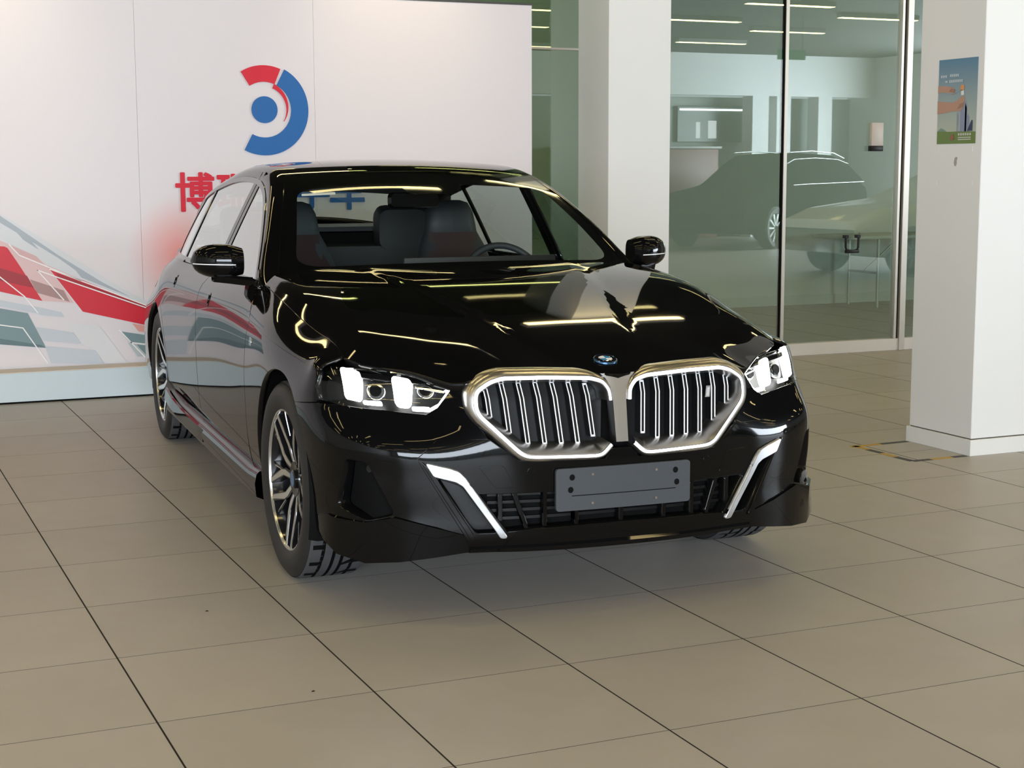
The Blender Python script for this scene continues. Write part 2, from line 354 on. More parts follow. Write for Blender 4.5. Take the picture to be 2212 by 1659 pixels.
# floor: mortar bed with single tiles
TX, TY = .6004, .60339
GROUT = mat('dark_grout', (.035, .030, .025), .8, spec=.1)
floor = tag(boxo('floor', (-12, -16.2, -.06), (21, 7.6, -.0014), GROUT), kind='structure')
def tile_material():
    m = mat('beige_floor_tile', (.37, .335, .285), .30, spec=.35, bump=.02, bscale=60); nt = m.node_tree; b = nt.nodes['Principled BSDF']
    oi = nt.nodes.new('ShaderNodeObjectInfo'); tc = nt.nodes.new('ShaderNodeTexCoord'); n = nt.nodes.new('ShaderNodeTexNoise'); n.inputs['Scale'].default_value = 3.5; n.inputs['Detail'].default_value = 6
    ad = nt.nodes.new('ShaderNodeVectorMath'); ad.operation = 'ADD'; nt.links.new(tc.outputs['Object'], ad.inputs[0]); nt.links.new(oi.outputs['Location'], ad.inputs[1]); nt.links.new(ad.outputs[0], n.inputs['Vector'])
    mx = nt.nodes.new('ShaderNodeMix'); mx.data_type = 'RGBA'; mx.inputs['A'].default_value = (.378, .352, .320, 1); mx.inputs['B'].default_value = (.438, .412, .378, 1)
    nt.links.new(n.outputs['Fac'], mx.inputs['Factor'])
    hs = nt.nodes.new('ShaderNodeHueSaturation'); mr = nt.nodes.new('ShaderNodeMapRange'); mr.inputs['To Min'].default_value = .96; mr.inputs['To Max'].default_value = 1.04
    nt.links.new(oi.outputs['Random'], mr.inputs['Value']); nt.links.new(mr.outputs[0], hs.inputs['Value']); nt.links.new(mx.outputs['Result'], hs.inputs['Color']); nt.links.new(hs.outputs[0], b.inputs['Base Color'])
    n3 = nt.nodes.new('ShaderNodeTexNoise'); n3.inputs['Scale'].default_value = 9; mr2 = nt.nodes.new('ShaderNodeMapRange'); mr2.inputs['To Min'].default_value = .36; mr2.inputs['To Max'].default_value = .46
    nt.links.new(ad.outputs[0], n3.inputs['Vector']); nt.links.new(n3.outputs['Fac'], mr2.inputs['Value']); nt.links.new(mr2.outputs[0], b.inputs['Roughness'])
    return m
TILE = tile_material()
_hx_, _hy_, _b = (TX - .0046) / 2, (TY - .0022) / 2, .0003
_tv = [(sx_ * (_hx_ - k), sy_ * (_hy_ - k), z) for k, z in ((0, -.004), (0, -_b), (_b, 0)) for sx_, sy_ in ((-1, -1), (1, -1), (1, 1), (-1, 1))]
_tf = [(i + 4 * k, (i + 1) % 4 + 4 * k, (i + 1) % 4 + 4 * k + 4, i + 4 * k + 4) for k in (0, 1) for i in range(4)] + [(8, 9, 10, 11)]
tile_me = bpy.data.meshes.new('tile'); tile_me.from_pydata(_tv, [], _tf); tile_me.materials.append(TILE); tile_me.materials.append(GROUT); tile_me.polygons.foreach_set('material_index', [1] * 8 + [0])
_RA = np.array([_r, _u, _f]); _CC = np.array(CAM_C)
def in_view(p, m=.06):
    q = _RA @ (np.array(p) - _CC)
    return q[2] > .3 and abs(q[0] / q[2]) < 1106 / CAM_F + m and abs(q[1] / q[2]) < 829.5 / CAM_F + m
_cells = []
for i in range(-20, 35):
    for j in range(-12, 27):
        c = ((i + .5) * TX, -(j + .5) * TY, 0.)
        if c[0] < -11.7 or c[0] > 20.7 or c[1] < -15.9 or c[1] > 7.3: continue
        d = np.linalg.norm(np.array(c) - _CC); _cells.append((0 if in_view(c) and c[1] < 3.2 else 1, d, c))
_cells.sort()
_rest = []
for k, (a, d, c) in enumerate(_cells):
    if a == 0 and k < 290:
        t = bpy.data.objects.new('tile', tile_me); COL.objects.link(t); t.location = c; t.parent = floor
    else: _rest.append(c)
V = [(c[0] + v[0], c[1] + v[1], v[2]) for c in _rest for v in _tv]; F = [tuple(i + 12 * k for i in f) for k in range(len(_rest)) for f in _tf]
_tfo = tag(mesh('tile_field', V, F, TILE, floor, smooth=False), kind='stuff'); _tfo.data.materials.append(GROUT); _tfo.data.polygons.foreach_set('material_index', ([1] * 8 + [0]) * len(_rest))
ceiling = tag(boxo('ceiling', (-12, -16.2, CZ), (21, 7.6, CZ + .1), CEIL), kind='structure')
tag(boxo('wall_left', (-12.1, -16.2, 0), (-12, 7.6, CZ), WHITE), kind='structure')
tag(boxo('wall_back', (-12, 7.0, 0), (21, 7.12, CZ), WHITE), kind='structure')
tag(boxo('baseboard_back', (4.0, 6.985, 0), (21, 7.0, .10), mat('white_skirting', (.62, .62, .60), .5)), kind='structure')
# wall behind the camera: white upper wall, glazed shop front on the left part, recess with counter on the right
wr = tag(boxo('wall_rear', (-12, -15.4, 2.95), (21, -15.2, CZ), WHITE), kind='structure')
tag(boxo('wall_rear_recess', (6.2, -16.2, 0), (21, -16.1, 2.95), mat('grey_recess_paint', (.36, .38, .37), .7)), kind='structure')
tag(boxo('wall_rear_pier', (.2, -15.5, 0), (6.2, -15.2, 2.95), mat('grey_recess_paint', (.36, .38, .37), .7)), kind='structure')
for k, (a, b) in enumerate(((17.35, 17.75), (17.95, 18.3), (19.0, 19.35))):
    tag(boxo('wall_rear_column', (a, -15.6, 0), (b, -15.2, 2.95), WHITE), kind='structure')
tag(boxo('wall_rear_side', (-12, -15.4, 0), (-10.6, -15.2, 2.95), WHITE), kind='structure')
def window_front(name, lo, hi, axis, n, zh):
    """shop-front window: frame posts and panes between lo and hi along an axis"""
    w = empty(name, (0, 0, 0)); tag(w, kind='structure'); pane = glass_mat('shopfront_glass', (.92, .96, .95), 0, .6)
    fixed = -15.3 if axis == 0 else 20.5
    for i in range(n + 1):
        t = lo + (hi - lo) * i / n; c0 = (t - .04, fixed - .06, 0) if axis == 0 else (fixed - .06, t - .04, 0); c1 = (t + .04, fixed + .06, zh) if axis == 0 else (fixed + .06, t + .04, zh)
        boxo('window_post', c0, c1, FRAMEM, w)
    for z in (.05, zh - .05, 1.1):
        c0 = (lo, fixed - .05, z - .05) if axis == 0 else (fixed - .05, lo, z - .05); c1 = (hi, fixed + .05, z + .05) if axis == 0 else (fixed + .05, hi, z + .05)
        boxo('window_rail', c0, c1, FRAMEM, w)
    for i in range(n):
        a, b = lo + (hi - lo) * i / n + .04, lo + (hi - lo) * (i + 1) / n - .04
        V = [(a, fixed, .1), (b, fixed, .1), (b, fixed, zh - .1), (a, fixed, zh - .1)] if axis == 0 else [(fixed, a, .1), (fixed, b, .1), (fixed, b, zh - .1), (fixed, a, zh - .1)]
        mesh('pane', V, [(0, 1, 2, 3)], pane, w, smooth=False)
    return w
window_front('window_1', -10.6, .2, 0, 6, 2.95)
window_front('window_2', -13.5, -6.9, 1, 4, 3.3)
tag(boxo('wall_right_upper', (20.45, -16.2, 3.3), (20.6, 7.6, CZ), WHITE), kind='structure')
tag(boxo('wall_right_rear', (20.45, -16.2, 0), (20.6, -13.5, 3.3), WHITE), kind='structure')
tag(boxo('wall_right_front', (20.45, -6.9, 0), (20.6, 7.6, 3.3), WHITE), kind='structure')
# columns
def column(name, x0, x1, y0, y1, groove=.082):
    c = empty(name, ((x0 + x1) / 2, (y0 + y1) / 2, 0)); tag(c, kind='structure'); mx, my = (x0 + x1) / 2, (y0 + y1) / 2
    boxo('shaft', (x0 - mx, y0 - my, groove + .004), (x1 - mx, y1 - my, CZ), WHITEB, c, .003, 1)
    boxo('skirting', (x0 - mx - .012, y0 - my - .012, .0), (x1 - mx + .012, y1 - my + .012, groove), mat('column_skirting', (.70, .70, .67), .4), c, .002, 1)
    boxo('shadow_joint', (x0 - mx + .004, y0 - my + .004, groove - .001), (x1 - mx - .004, y1 - my - .004, groove + .006), GROUT, c)
    return c
column('wall_column_right', 4.51, 5.01, -.832, -.342)
column('wall_column_centre', 4.425, 4.925, 3.0, 3.49)
# glass partition
PGL = glass_mat('green_partition_glass', (.79, .865, .82), .105, .9, 1.5)
part = empty('window_3', (0, 0, 0)); tag(part, kind='structure')
def pane(x0, x1, z0=.10, z1=CZ, y=GLZ):
    boxo('pane', (x0, y - .006, z0), (x1, y + .006, z1), PGL, part)
boxo('bottom_rail', (4.925, GLZ - .035, 0), (14, GLZ + .035, .095), FRAMEW, part, .003, 1)
boxo('bottom_rail', (3.2, GLZ + .30, 0), (4.425, GLZ + .37, .095), FRAMEW, part, .003, 1)
pane(4.925, 5.985); pane(6.015, 7.045); pane(7.14, 9.6); pane(9.65, 13.9)
boxo('pane', (2.6, GLZ + .33, .1), (4.43, GLZ + .342, CZ), glass_mat('reflection_tinted_partition_glass', (.60, .70, .58), .07, .9, 1.5), part)  # tint darkened to imitate the dark ceiling mirrored in this pane
boxo('mullion', (5.985, GLZ - .02, .095), (6.015, GLZ + .02, CZ), FRAMEM, part, .002, 1)
boxo('seal', (5.972, GLZ - .012, .095), (5.985, GLZ + .012, CZ), DARK, part)
boxo('door_post', (7.085, GLZ - .05, .0), (7.14, GLZ + .05, CZ), FRAMEM, part, .003, 1)
boxo('door_stile', (7.045, GLZ - .03, .095), (7.070, GLZ + .03, CZ), FRAMEM, part, .002, 1)
boxo('seal', (7.070, GLZ - .02, .095), (7.085, GLZ + .02, CZ), DARK, part)
boxo('mullion', (9.60, GLZ - .02, .095), (9.65, GLZ + .02, CZ), FRAMEM, part, .002, 1)
boxo('transom', (2.6, GLZ + .32, 2.30), (4.425, GLZ + .36, 2.315), FRAMEM, part)
lk = empty('door_lock', (6.83, GLZ - .03, 1.60)); tag(lk, 'beige lock box with black lower edge stuck on the glass door', 'lock')
boxo('casing', (-.055, -.012, 0), (.055, .022, .19), mat('beige_plastic', (.55, .50, .46), .45), lk, .006, 2)
boxo('lower_cap', (-.065, -.020, -.03), (.050, .022, .012), SATB, lk, .004, 2)
hd = empty('door_handle_lock', (6.62, GLZ - .035, .80)); tag(hd, 'black u shaped lock hanging on the glass panel above the table', 'lock')
tube('shackle', [(-.06, 0, .11), (-.058, 0, .03), (-.05, 0, .008), (0, 0, 0), (.05, 0, .008), (.058, 0, .03), (.06, 0, .11)], .009, SATB, hd)
boxo('crossbar', (-.062, -.012, -.016), (.062, .012, .010), SATB, hd, .004, 2)
boxo('shackle_clip', (-.072, -.014, .10), (-.040, .03, .125), SATB, hd, .003, 1); boxo('shackle_clip', (.040, -.014, .10), (.072, .03, .125), SATB, hd, .003, 1)
# ceiling strip lights
STRIPE = emis('warm_strip_diffuser', (1.0, .77, .34), 13)
def strip_light(first, x, y):
    if first is None:
        s = empty('ceiling_strip_light', (x, y, CZ))
        bm = bmesh.new(); box(bm, (0, 0, -.035), (1.46, .15, .07), .004, 1); bm_obj('housing', bm, mat('grey_light_housing', (.25, .25, .25), .5), s)
        boxo('diffuser', (-.715, -.058, -.078), (.715, .058, -.069), STRIPE, s)
    else:
        s = first.copy(); COL.objects.link(s); s.location = (x, y, CZ)
        for ch in first.children:
            c = ch.copy(); COL.objects.link(c); c.parent = s
    return tag(s, 'linear warm white strip light fixed under the dark ceiling', 'ceiling light', 'strip lights under the dark ceiling')
def track_spot(x, label):
    s = empty('ceiling_spotlight', (x, 2.35, CZ)); tag(s, label, 'ceiling light')
    lathe('lamp_body', [(.001, -.20), (.045, -.20), (.045, -.06), (.02, -.05), (.02, 0)], mat('spot_black', (.02, .02, .02), .4), s, n=20, axis='z')
    l = bpy.data.lights.new('spot_beam', 'SPOT'); l.energy = 42; l.color = (1.0, .82, .52); l.spot_size = math.radians(70); l.spot_blend = 1.0; l.shadow_soft_size = .04
    o = bpy.data.objects.new('spot_beam', l); COL.objects.link(o); o.parent = s; o.location = (0, .0, -.215); o.rotation_euler = Vector((0, .95, -1.05)).to_track_quat('-Z', 'Y').to_euler()
track_spot(.05, 'small black ceiling spotlight shining on the left end of the backdrop'); track_spot(2.95, 'small black ceiling spotlight shining on the backdrop right of its ring logo')
_first = None
for ci in range(-3, 8):
    cx = 12.05 - 2.45 * (7 - ci) + 2.45
    for ri in range(0, 9):
        cy = -13.4 + 2.5 * ri + (1.25 if ci % 2 else 0)
        if cy > 6.7 or cx > 19 or (cy > 3.1 and cx > 6.5 and ci % 2 == 0): continue  # strips left in the back room are added there to brighten it
        s = strip_light(_first, cx, cy); _first = _first or s
# ================================================================ backdrop wall with print
PRINT = [["pale_grey", [[-0.35, 1.585], [0.406, 1.111], [0.518, 1.041], [0.735, 0.893], [1.048, 0.678], [1.211, 0.589], [1.418, 0.464], [1.417, 0.435], [1.21, 0.554], [0.784, 0.743], [0.573, 0.845], [-0.35, 1.437]]], ["slate_line", [[-0.35, 1.638], [0.388, 1.102], [0.646, 0.909], [0.911, 0.73], [1.092, 0.625], [0.784, 0.762], [0.75, 0.809], [0.645, 0.891], [0.455, 1.019], [-0.35, 1.55]]], ["slate_line", [[0.354, 1.112], [0.464, 1.028], [0.531, 0.944], [0.437, 1.01]]], ["pale_pink", [[-0.35, 1.313], [0.348, 0.985], [0.529, 0.885], [0.573, 0.845], [0.732, 0.6], [0.535, 0.621], [0.408, 0.847], [0.355, 0.939], [-0.35, 1.339]]], ["dusty_pink", [[0.348, 0.985], [0.512, 0.905], [0.558, 0.85], [0.397, 0.915]]], ["dusty_brown", [[0.466, 0.76], [0.672, 0.682], [0.706, 0.608], [0.506, 0.673]]], ["bright_red", [[-0.35, 1.023], [0.321, 0.971], [0.34, 0.96], [0.408, 0.847], [0.537, 0.62], [-0.35, 0.857]]], ["deep_red", [[-0.35, 1.048], [0.449, 0.783], [0.49, 0.704], [-0.35, 0.921]]], ["bright_red", [[0.573, 0.845], [0.784, 0.748], [1.21, 0.554], [1.657, 0.357], [1.656, 0.328], [1.206, 0.432], [0.785, 0.542]]], ["deep_red", [[0.628, 0.796], [1.21, 0.554], [1.209, 0.535], [0.64, 0.766]]], ["salmon", [[1.096, 0.452], [1.206, 0.43], [1.559, 0.347], [1.559, 0.327], [1.136, 0.398]]], ["pale_blue_grey", [[-0.35, 0.782], [0.489, 0.586], [0.512, 0.539], [-0.35, 0.742]]], ["pale_blue_grey", [[0.494, 0.586], [0.653, 0.543], [0.668, 0.512], [0.512, 0.534]]], ["teal_grey", [[-0.35, 0.723], [0.443, 0.546], [0.547, 0.319], [-0.35, 0.489]]], ["teal_dark", [[-0.35, 0.522], [0.519, 0.339], [0.547, 0.319], [-0.35, 0.434]]], ["pale_blue_grey", [[0.488, 0.456], [0.72, 0.409], [0.766, 0.336], [0.533, 0.366]]], ["pale_blue_grey", [[0.541, 0.331], [0.857, 0.285], [0.905, 0.201], [0.572, 0.219]]], ["faint_blue_grey", [[0.682, 0.476], [0.891, 0.439], [1.058, 0.193], [0.909, 0.201], [0.857, 0.285], [0.767, 0.336]]], ["teal_grey", [[1.014, 0.405], [1.204, 0.368], [1.753, 0.255], [1.791, 0.204], [1.077, 0.329]]], ["teal_grey", [[1.119, 0.315], [1.79, 0.194], [1.819, 0.153], [1.182, 0.23]]], ["pale_slate", [[1.063, 0.327], [1.114, 0.315], [1.187, 0.232], [1.125, 0.233]]]]
LINES = [[[-0.35, 1.348], [0.43, 0.651], [0.507, 0.544]], [[-0.35, 0.591], [0.41, 0.453], [0.554, 0.22]], [[0.588, 0.823], [1.21, 0.559]], [[0.512, 0.818], [0.64, 0.766], [1.21, 0.544]], [[0.512, 0.818], [0.67, 0.621]], [[0.348, 0.985], [0.406, 0.915], [0.784, 0.743]], [[1.01, 0.415], [1.172, 0.226]], [[1.077, 0.329], [1.213, 0.307]]]
YP = 3.30
def panel_material():
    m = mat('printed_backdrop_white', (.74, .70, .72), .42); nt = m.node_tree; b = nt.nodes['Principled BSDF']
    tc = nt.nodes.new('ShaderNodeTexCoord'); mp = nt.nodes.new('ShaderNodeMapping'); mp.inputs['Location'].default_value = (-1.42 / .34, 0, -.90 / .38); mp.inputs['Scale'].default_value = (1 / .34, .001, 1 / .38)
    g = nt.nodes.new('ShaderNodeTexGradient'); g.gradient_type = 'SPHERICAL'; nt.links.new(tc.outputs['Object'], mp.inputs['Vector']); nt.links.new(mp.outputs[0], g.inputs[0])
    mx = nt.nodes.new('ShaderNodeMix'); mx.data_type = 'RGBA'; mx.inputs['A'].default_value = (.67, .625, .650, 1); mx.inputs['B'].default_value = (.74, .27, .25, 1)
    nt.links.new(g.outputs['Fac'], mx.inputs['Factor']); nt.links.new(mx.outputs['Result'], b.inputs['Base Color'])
    return m
bd = empty('backdrop_wall', (0, 0, 0)); tag(bd, 'white advertising backdrop with red and blue ring logo behind the black sedan', 'backdrop')
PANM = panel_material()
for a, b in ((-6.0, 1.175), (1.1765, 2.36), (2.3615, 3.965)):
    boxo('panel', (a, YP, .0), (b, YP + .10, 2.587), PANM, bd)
boxo('panel_top_edge', (-6, YP - .004, 2.587), (3.968, YP + .104, 2.602), mat('dark_edge_strip', (.05, .05, .05), .5), bd)
bs = empty('backdrop_plinth', (0, 3.075, 0)); tag(bs, 'long pale blue plinth along the foot of the backdrop wall', 'plinth')
PLN = mat('pale_blue_plinth', (.56, .64, .67), .35)
boxo('front_board', (-6, 0, .012), (3.97, .03, .192), PLN, bs, .002, 1)
boxo('top_board', (-6, 0, .192), (3.97, .205, .197), mat('cream_board', (.62, .56, .47), .45), bs)
boxo('shadow_foot', (-6, .02, 0), (3.96, .20, .012), DARK, bs)  # black strip paints the shadow line under the raised plinth
PCOL = dict(pale_grey=(.60, .61, .64), slate_line=(.36, .40, .45), pale_pink=(.66, .46, .46), dusty_pink=(.60, .38, .38), dusty_brown=(.36, .22, .21), bright_red=(.58, .012, .028), deep_red=(.33, .012, .02),
    salmon=(.66, .32, .28), pale_blue_grey=(.50, .54, .59), teal_grey=(.17, .25, .27), teal_dark=(.10, .16, .18), faint_blue_grey=(.64, .64, .66), pale_slate=(.42, .48, .50))
for k, (n, poly) in enumerate(PRINT):
    y = YP - .0006 - .00025 * k; V = [(x, y, z) for x, z in poly]; area = parea(poly)
    idx = list(range(len(V)));  idx = idx if area > 0 else idx[::-1]
    me = bpy.data.meshes.new('print_shape'); me.from_pydata(V, [], [idx]); me.update(); add_obj('print_shape', me, mat('print_' + n, PCOL[n], .42), bd)
for ln in LINES:
    V = []; F = []
    for (a, b) in zip(ln[:-1], ln[1:]):
        d = np.array(b) - np.array(a); d /= np.linalg.norm(d); n_ = np.array([-d[1], d[0]]) * .0035; k = len(V)
        V += [(a[0] - n_[0], YP - .0065, a[1] - n_[1]), (b[0] - n_[0], YP - .0065, b[1] - n_[1]), (b[0] + n_[0], YP - .0065, b[1] + n_[1]), (a[0] + n_[0], YP - .0065, a[1] + n_[1])]; F.append((k, k + 1, k + 2, k + 3))
    me = bpy.data.meshes.new('print_line'); me.from_pydata(V, [], F); me.update(); add_obj('print_line', me, mat('print_white', (.82, .80, .80), .42), bd)
def arc(c, r0, r1, a0, a1, n=40):
    A = np.radians(np.linspace(a0, a1, n)); R0 = r0(np.linspace(0, 1, n)) if callable(r0) else np.full(n, r0); R1 = r1(np.linspace(0, 1, n)) if callable(r1) else np.full(n, r1)
    o = [(c[0] + R1[i] * math.cos(A[i]), c[1] + R1[i] * math.sin(A[i])) for i in range(n)] + [(c[0] + R0[i] * math.cos(A[i]), c[1] + R0[i] * math.sin(A[i])) for i in range(n - 1, -1, -1)]
    return o
LRED = mat('logo_red', (.60, .012, .035), .4); LBLUE = mat('logo_blue', (.012, .115, .36), .4)
LC = (2.013, 1.838)
def logo(name, poly, m): return solid_poly(name, poly, lambda P, d: np.stack([P[:, 0], np.full(len(P), YP - .006 - d - .004 * (d == 0)), P[:, 1]], -1), .005, m, bd, step=.05)
logo('logo_ring', arc(LC, .182, .300, -118, 62), LBLUE)
logo('logo_dot', arc(LC, 0.0005, .088, 0, 359.9, 48), LBLUE)
logo('logo_arc', arc(LC, .182, .290, 67, 122), LRED)
logo('logo_tail', arc(LC, lambda t: .182 - .0 * t, lambda t: .182 - .026 * np.sin(np.pi * (.5 + .5 * t)) ** 1 * -1 - .002, -34, 66) if False else arc(LC, lambda t: .150 + .0 * t + .002 * t, lambda t: .152 + .030 * t, -30, 68), LRED)
# lettering on the backdrop
for ch, cx, m in (('博', 1.534, LRED), ('瑞', 1.806, LRED), ('二', 2.065, LBLUE), ('手', 2.325, LBLUE), ('车', 2.577, LBLUE)):
    t = text_mesh('letter', ch, .268, .002, m, bd)
    bm = bmesh.new()
    for k in range(12):                                  # heavy weight: the thin glyph stacked with small shifts
        a = 2 * math.pi * k / 12; n0 = len(bm.verts); bm.from_mesh(t.data); bm.verts.ensure_lookup_table()
        for v in bm.verts[n0:]: v.co += Vector((.0058 * math.cos(a), .0058 * math.sin(a), .00015 * k))
    bm.to_mesh(t.data); bm.free()
    t.rotation_euler = (math.radians(90), 0, 0); t.location = (cx, YP - .006, 1.198)
# ================================================================ the black sedan
CTH = .05921942
car = empty('sedan', (1.63811839, -1.75059384, 0), math.atan2(-math.cos(CTH), -math.sin(CTH)))
tag(car, 'glossy black four door sedan with lit headlights and glowing twin kidney grille', 'car')
def mir(poly): return [(-a, b) for a, b in poly][::-1]
def both(half): return list(half) + mir(half)
def unmir(poly, sg): return [(sg * a, b) for a, b in poly]
def arch_pts(cx, a0, a1, n=22, r=.385, cz=.365): return [(cx + r * math.cos(math.radians(a)), cz + r * math.sin(math.radians(a))) for a in np.linspace(a0, a1, n)]
FA, RA_ = .03, -3.08
# --- front bumper: two cover halves and a gloss insert between them
HLB = [(.845, .690), (.795, .686), (.729, .681), (.654, .673), (.605, .669), (.570, .690), (.548, .718), (.530, .744)]
KOUT = [(.485, .760), (.483, .668), (.346, .527), (.060, .519), (.034, .55)]
INSO = [(.437, .597), (.593, .594), (.655, .538), (.513, .285), (.497, .236)]
VENT = [(.852, .528), (.796, .524), (.719, .356), (.800, .336), (.868, .368)]
cover = fy([(.497, .236), (.60, .226), (.70, .214), (.80, .204)]) + fx([(.50, .215), (.43, .24)]) + fx(arch_pts(FA, -15, 52)) + fx([(.33, .674), (.42, .685)]) + fy(HLB) + fy([(.507, .768)]) + fy(KOUT[:2]) + fy(INSO[:4])
vent_s = fy(VENT)
for sg in (-1, 1):
    b = patch('front_bumper', unmir(cover, sg), [rnd(unmir(vent_s, sg), .02)], Q, PAINT, car, step=.024, gap=.0015, flange=.05)
    patch('vent_pocket', rnd(unmir(vent_s, sg), .02), [], Q, DARK, b, step=.03, off=-.055, flange=0)
    def on_q(pts, sg=sg):
        P2 = np.array([(sg * q[0], q[1]) for q in pts]); p_, n_ = fnorm(Q, P2); return p_ + n_ * np.array([q[2] for q in pts])[:, None]
    crest = [(*fy([(y, z)])[0], d) for y, z, d in ((.508, .291, .004), (.60, .318, .012), (.719, .350, .014), (.80, .330, .014), (.862, .330, .016))] + [(*fx([(.50, .332)])[0], .010), (*fx([(.440, .315)])[0], .002)]
    low = [(*fy([(y, z)])[0], d) for y, z, d in ((.497, .238, .006), (.605, .233, .022), (.70, .220, .026), (.79, .214, .030), (.85, .228, .034))] + [(*fx([(.50, .250)])[0], .020), (*fx([(.44, .268)])[0], .004)]
    c_, l_ = on_q(crest), on_q(low); m_ = .45 * c_ + .55 * l_; b_ = on_q([(q[0], q[1] + .004, -.004) for q in crest]); u_ = l_ - np.array([.05, 0, .006]); u_[:, 1] *= .97
    strips('bumper_blade', [b_, c_, m_, l_, u_], PAINT, b, sharp=24, flip=sg < 0)
    sens = patch('parking_sensor', [(sg * sy(.800, .50) + .011 * math.cos(a), .497 + .011 * math.sin(a)) for a in np.linspace(0, 2 * math.pi, 16, endpoint=False)], [], Q, SATB, b, step=.01, off=-.026, flange=.004)
CURT = rnd([(.598, .478), (.525, .452), (.415, .298), (.482, .298)], .012)
INTK = rnd([(.462, .424), (.378, .302), (.30, .307), (0, .311)], [.015, .01, .02, 0])
INTK = np.array([(.470, .424), (.384, .300), (.30, .306), (0, .311)])
ins_half = fy([(0, .229), (.20, .229), (.35, .231)] + INSO[::-1] + KOUT[2:][::1] + [(0, .552)])
ins_half = fy([(.0, .229), (.20, .229), (.35, .231)]) + fy(INSO[::-1]) + fy([(.346, .527), (.060, .519), (.034, .55), (0, .552)])
ins = patch('bumper_insert', ins_half[1:] + mir(ins_half[1:-1]), [fy(CURT), mir(fy(CURT)), fy(INTK) + mir(fy(INTK))[1:]], Q, GLOSSB, car, step=.022, off=.006, gap=.0015, flange=.06)
patch('intake_back', fy(INTK) + mir(fy(INTK))[1:], [], Q, DARK, ins, step=.04, off=-.055, flange=0)
for sg in (-1, 1):
    patch('air_curtain_back', unmir(fy(CURT), sg), [], Q, SATB, ins, step=.04, off=-.045, flange=0)
    tr = [(.627, .525), (.560, .508), (.532, .497), (.514, .478), (.386, .285), (.405, .285), (.519, .454), (.540, .468), (.605, .486)]
    patch('silver_trim', rnd(unmir(fy(tr), sg), .006, 4), [], Q, SILVER, ins, step=.012, off=.019, flange=.026, dens=.008)
    patch('curtain_rim', unmir(fy([(.640, .528), (.500, .285), (.486, .285), (.612, .500)]), sg), [], Q, PAINT, ins, step=.014, off=.014, flange=.014)
    patch('tow_cover', rnd(unmir(fy([(.472, .514), (.394, .512), (.361, .443), (.420, .444)]), sg), .006) if sg < 0 else rnd(unmir(fy([(.472, .514), (.394, .512), (.361, .443), (.420, .444)]), sg), .006), [], Q, GLOSSB, ins, step=.02, off=.0085, flange=.006)
    patch('parking_sensor', [(sg * sy(.309, .491) + .0115 * math.cos(a), .491 + .0115 * math.sin(a)) for a in np.linspace(0, 2 * math.pi, 18, endpoint=False)], [], Q, GLOSSB, ins, step=.01, off=.0095, flange=.006)
for z in (.335, .36, .385, .41):                               # horizontal louvres in the lower intake
    patch('louvre', unmir([(-sy(.40 if z < .35 else .44, z), z - .003), (sy(.40 if z < .35 else .44, z), z - .003), (sy(.40 if z < .35 else .44, z), z + .004), (-sy(.40 if z < .35 else .44, z), z + .004)], 1), [], Q, SATB, ins, step=.05, off=-.04, flange=.012)
for (a, b) in (((.405, .424), (.405, .335)), ((.361, .424), (.321, .308)), ((.262, .424), (.262, .312)), ((.16, .424), (.155, .312)), ((0, .424), (0, .312))):
    for sg in ((-1, 1) if a[0] else (1,)):
        w = .0055; pp = fy([(a[0] + w, a[1]), (a[0] - w, a[1]), (b[0] - w, b[1]), (b[0] + w, b[1])])
        patch('grille_bar', unmir(pp, sg), [], Q, GLOSSB, ins, step=.02, off=-.004, flange=.035)
yy = np.linspace(-.50, .50, 41)
lipx = np.array([fx_at(y, .24) for y in yy])
strips('front_lip', [np.stack([lipx + dx, yy, np.full(41, z)], -1) for dx, z in ((-.012, .262), (.012, .256), (.017, .246), (.010, .234), (-.06, .222))], PAINT, ins, sharp=30, flip=True)
patch('front_carrier', [(-.95, .22), (.95, .22), (.95, .80), (.5, .77), (-.5, .77), (-.95, .80)], [], Q, DARK, car, step=.06, off=-.10, flange=0)
# --- number plate mount
def plate_fn(P, d): return np.stack([fx_at(0, .43) + .020 + d - .10 * P[:, 0] ** 2, P[:, 0], P[:, 1]], -1)
PLM = mat('slate_plate_plastic', (.040, .045, .052), .55, bump=.25, bscale=400)
pl = solid_poly('plate_mount', rnd([(-.236, .362), (.236, .362), (.236, .499), (-.236, .499)], .012), plate_fn, .012, PLM, car, step=.03)
for y, z in ((-.182, .470), (-.187, .430), (.182, .470), (.187, .430)):
    solid_poly('mount_hole', [(y + .009 * math.cos(a), z + .010 * math.sin(a)) for a in np.linspace(0, 2 * math.pi, 16, endpoint=False)], lambda P, d: plate_fn(P, d) + [.0012, 0, 0], .004, DARK, pl, step=.01)
for y, z in ((-.112, .476), (.112, .476), (-.112, .383), (.112, .383)):
    solid_poly('screw', [(y + .0042 * math.cos(a), z + .0045 * math.sin(a)) for a in np.linspace(0, 2 * math.pi, 10, endpoint=False)], lambda P, d: plate_fn(P, d) + [.002, 0, 0], .004, CHROME, pl, step=.01)
solid_poly('embossed_line', [(-.183, .409), (.183, .409), (.183, .4115), (-.183, .4115)], lambda P, d: plate_fn(P, d) + [.001, 0, 0], .003, DARK, pl, step=.03)
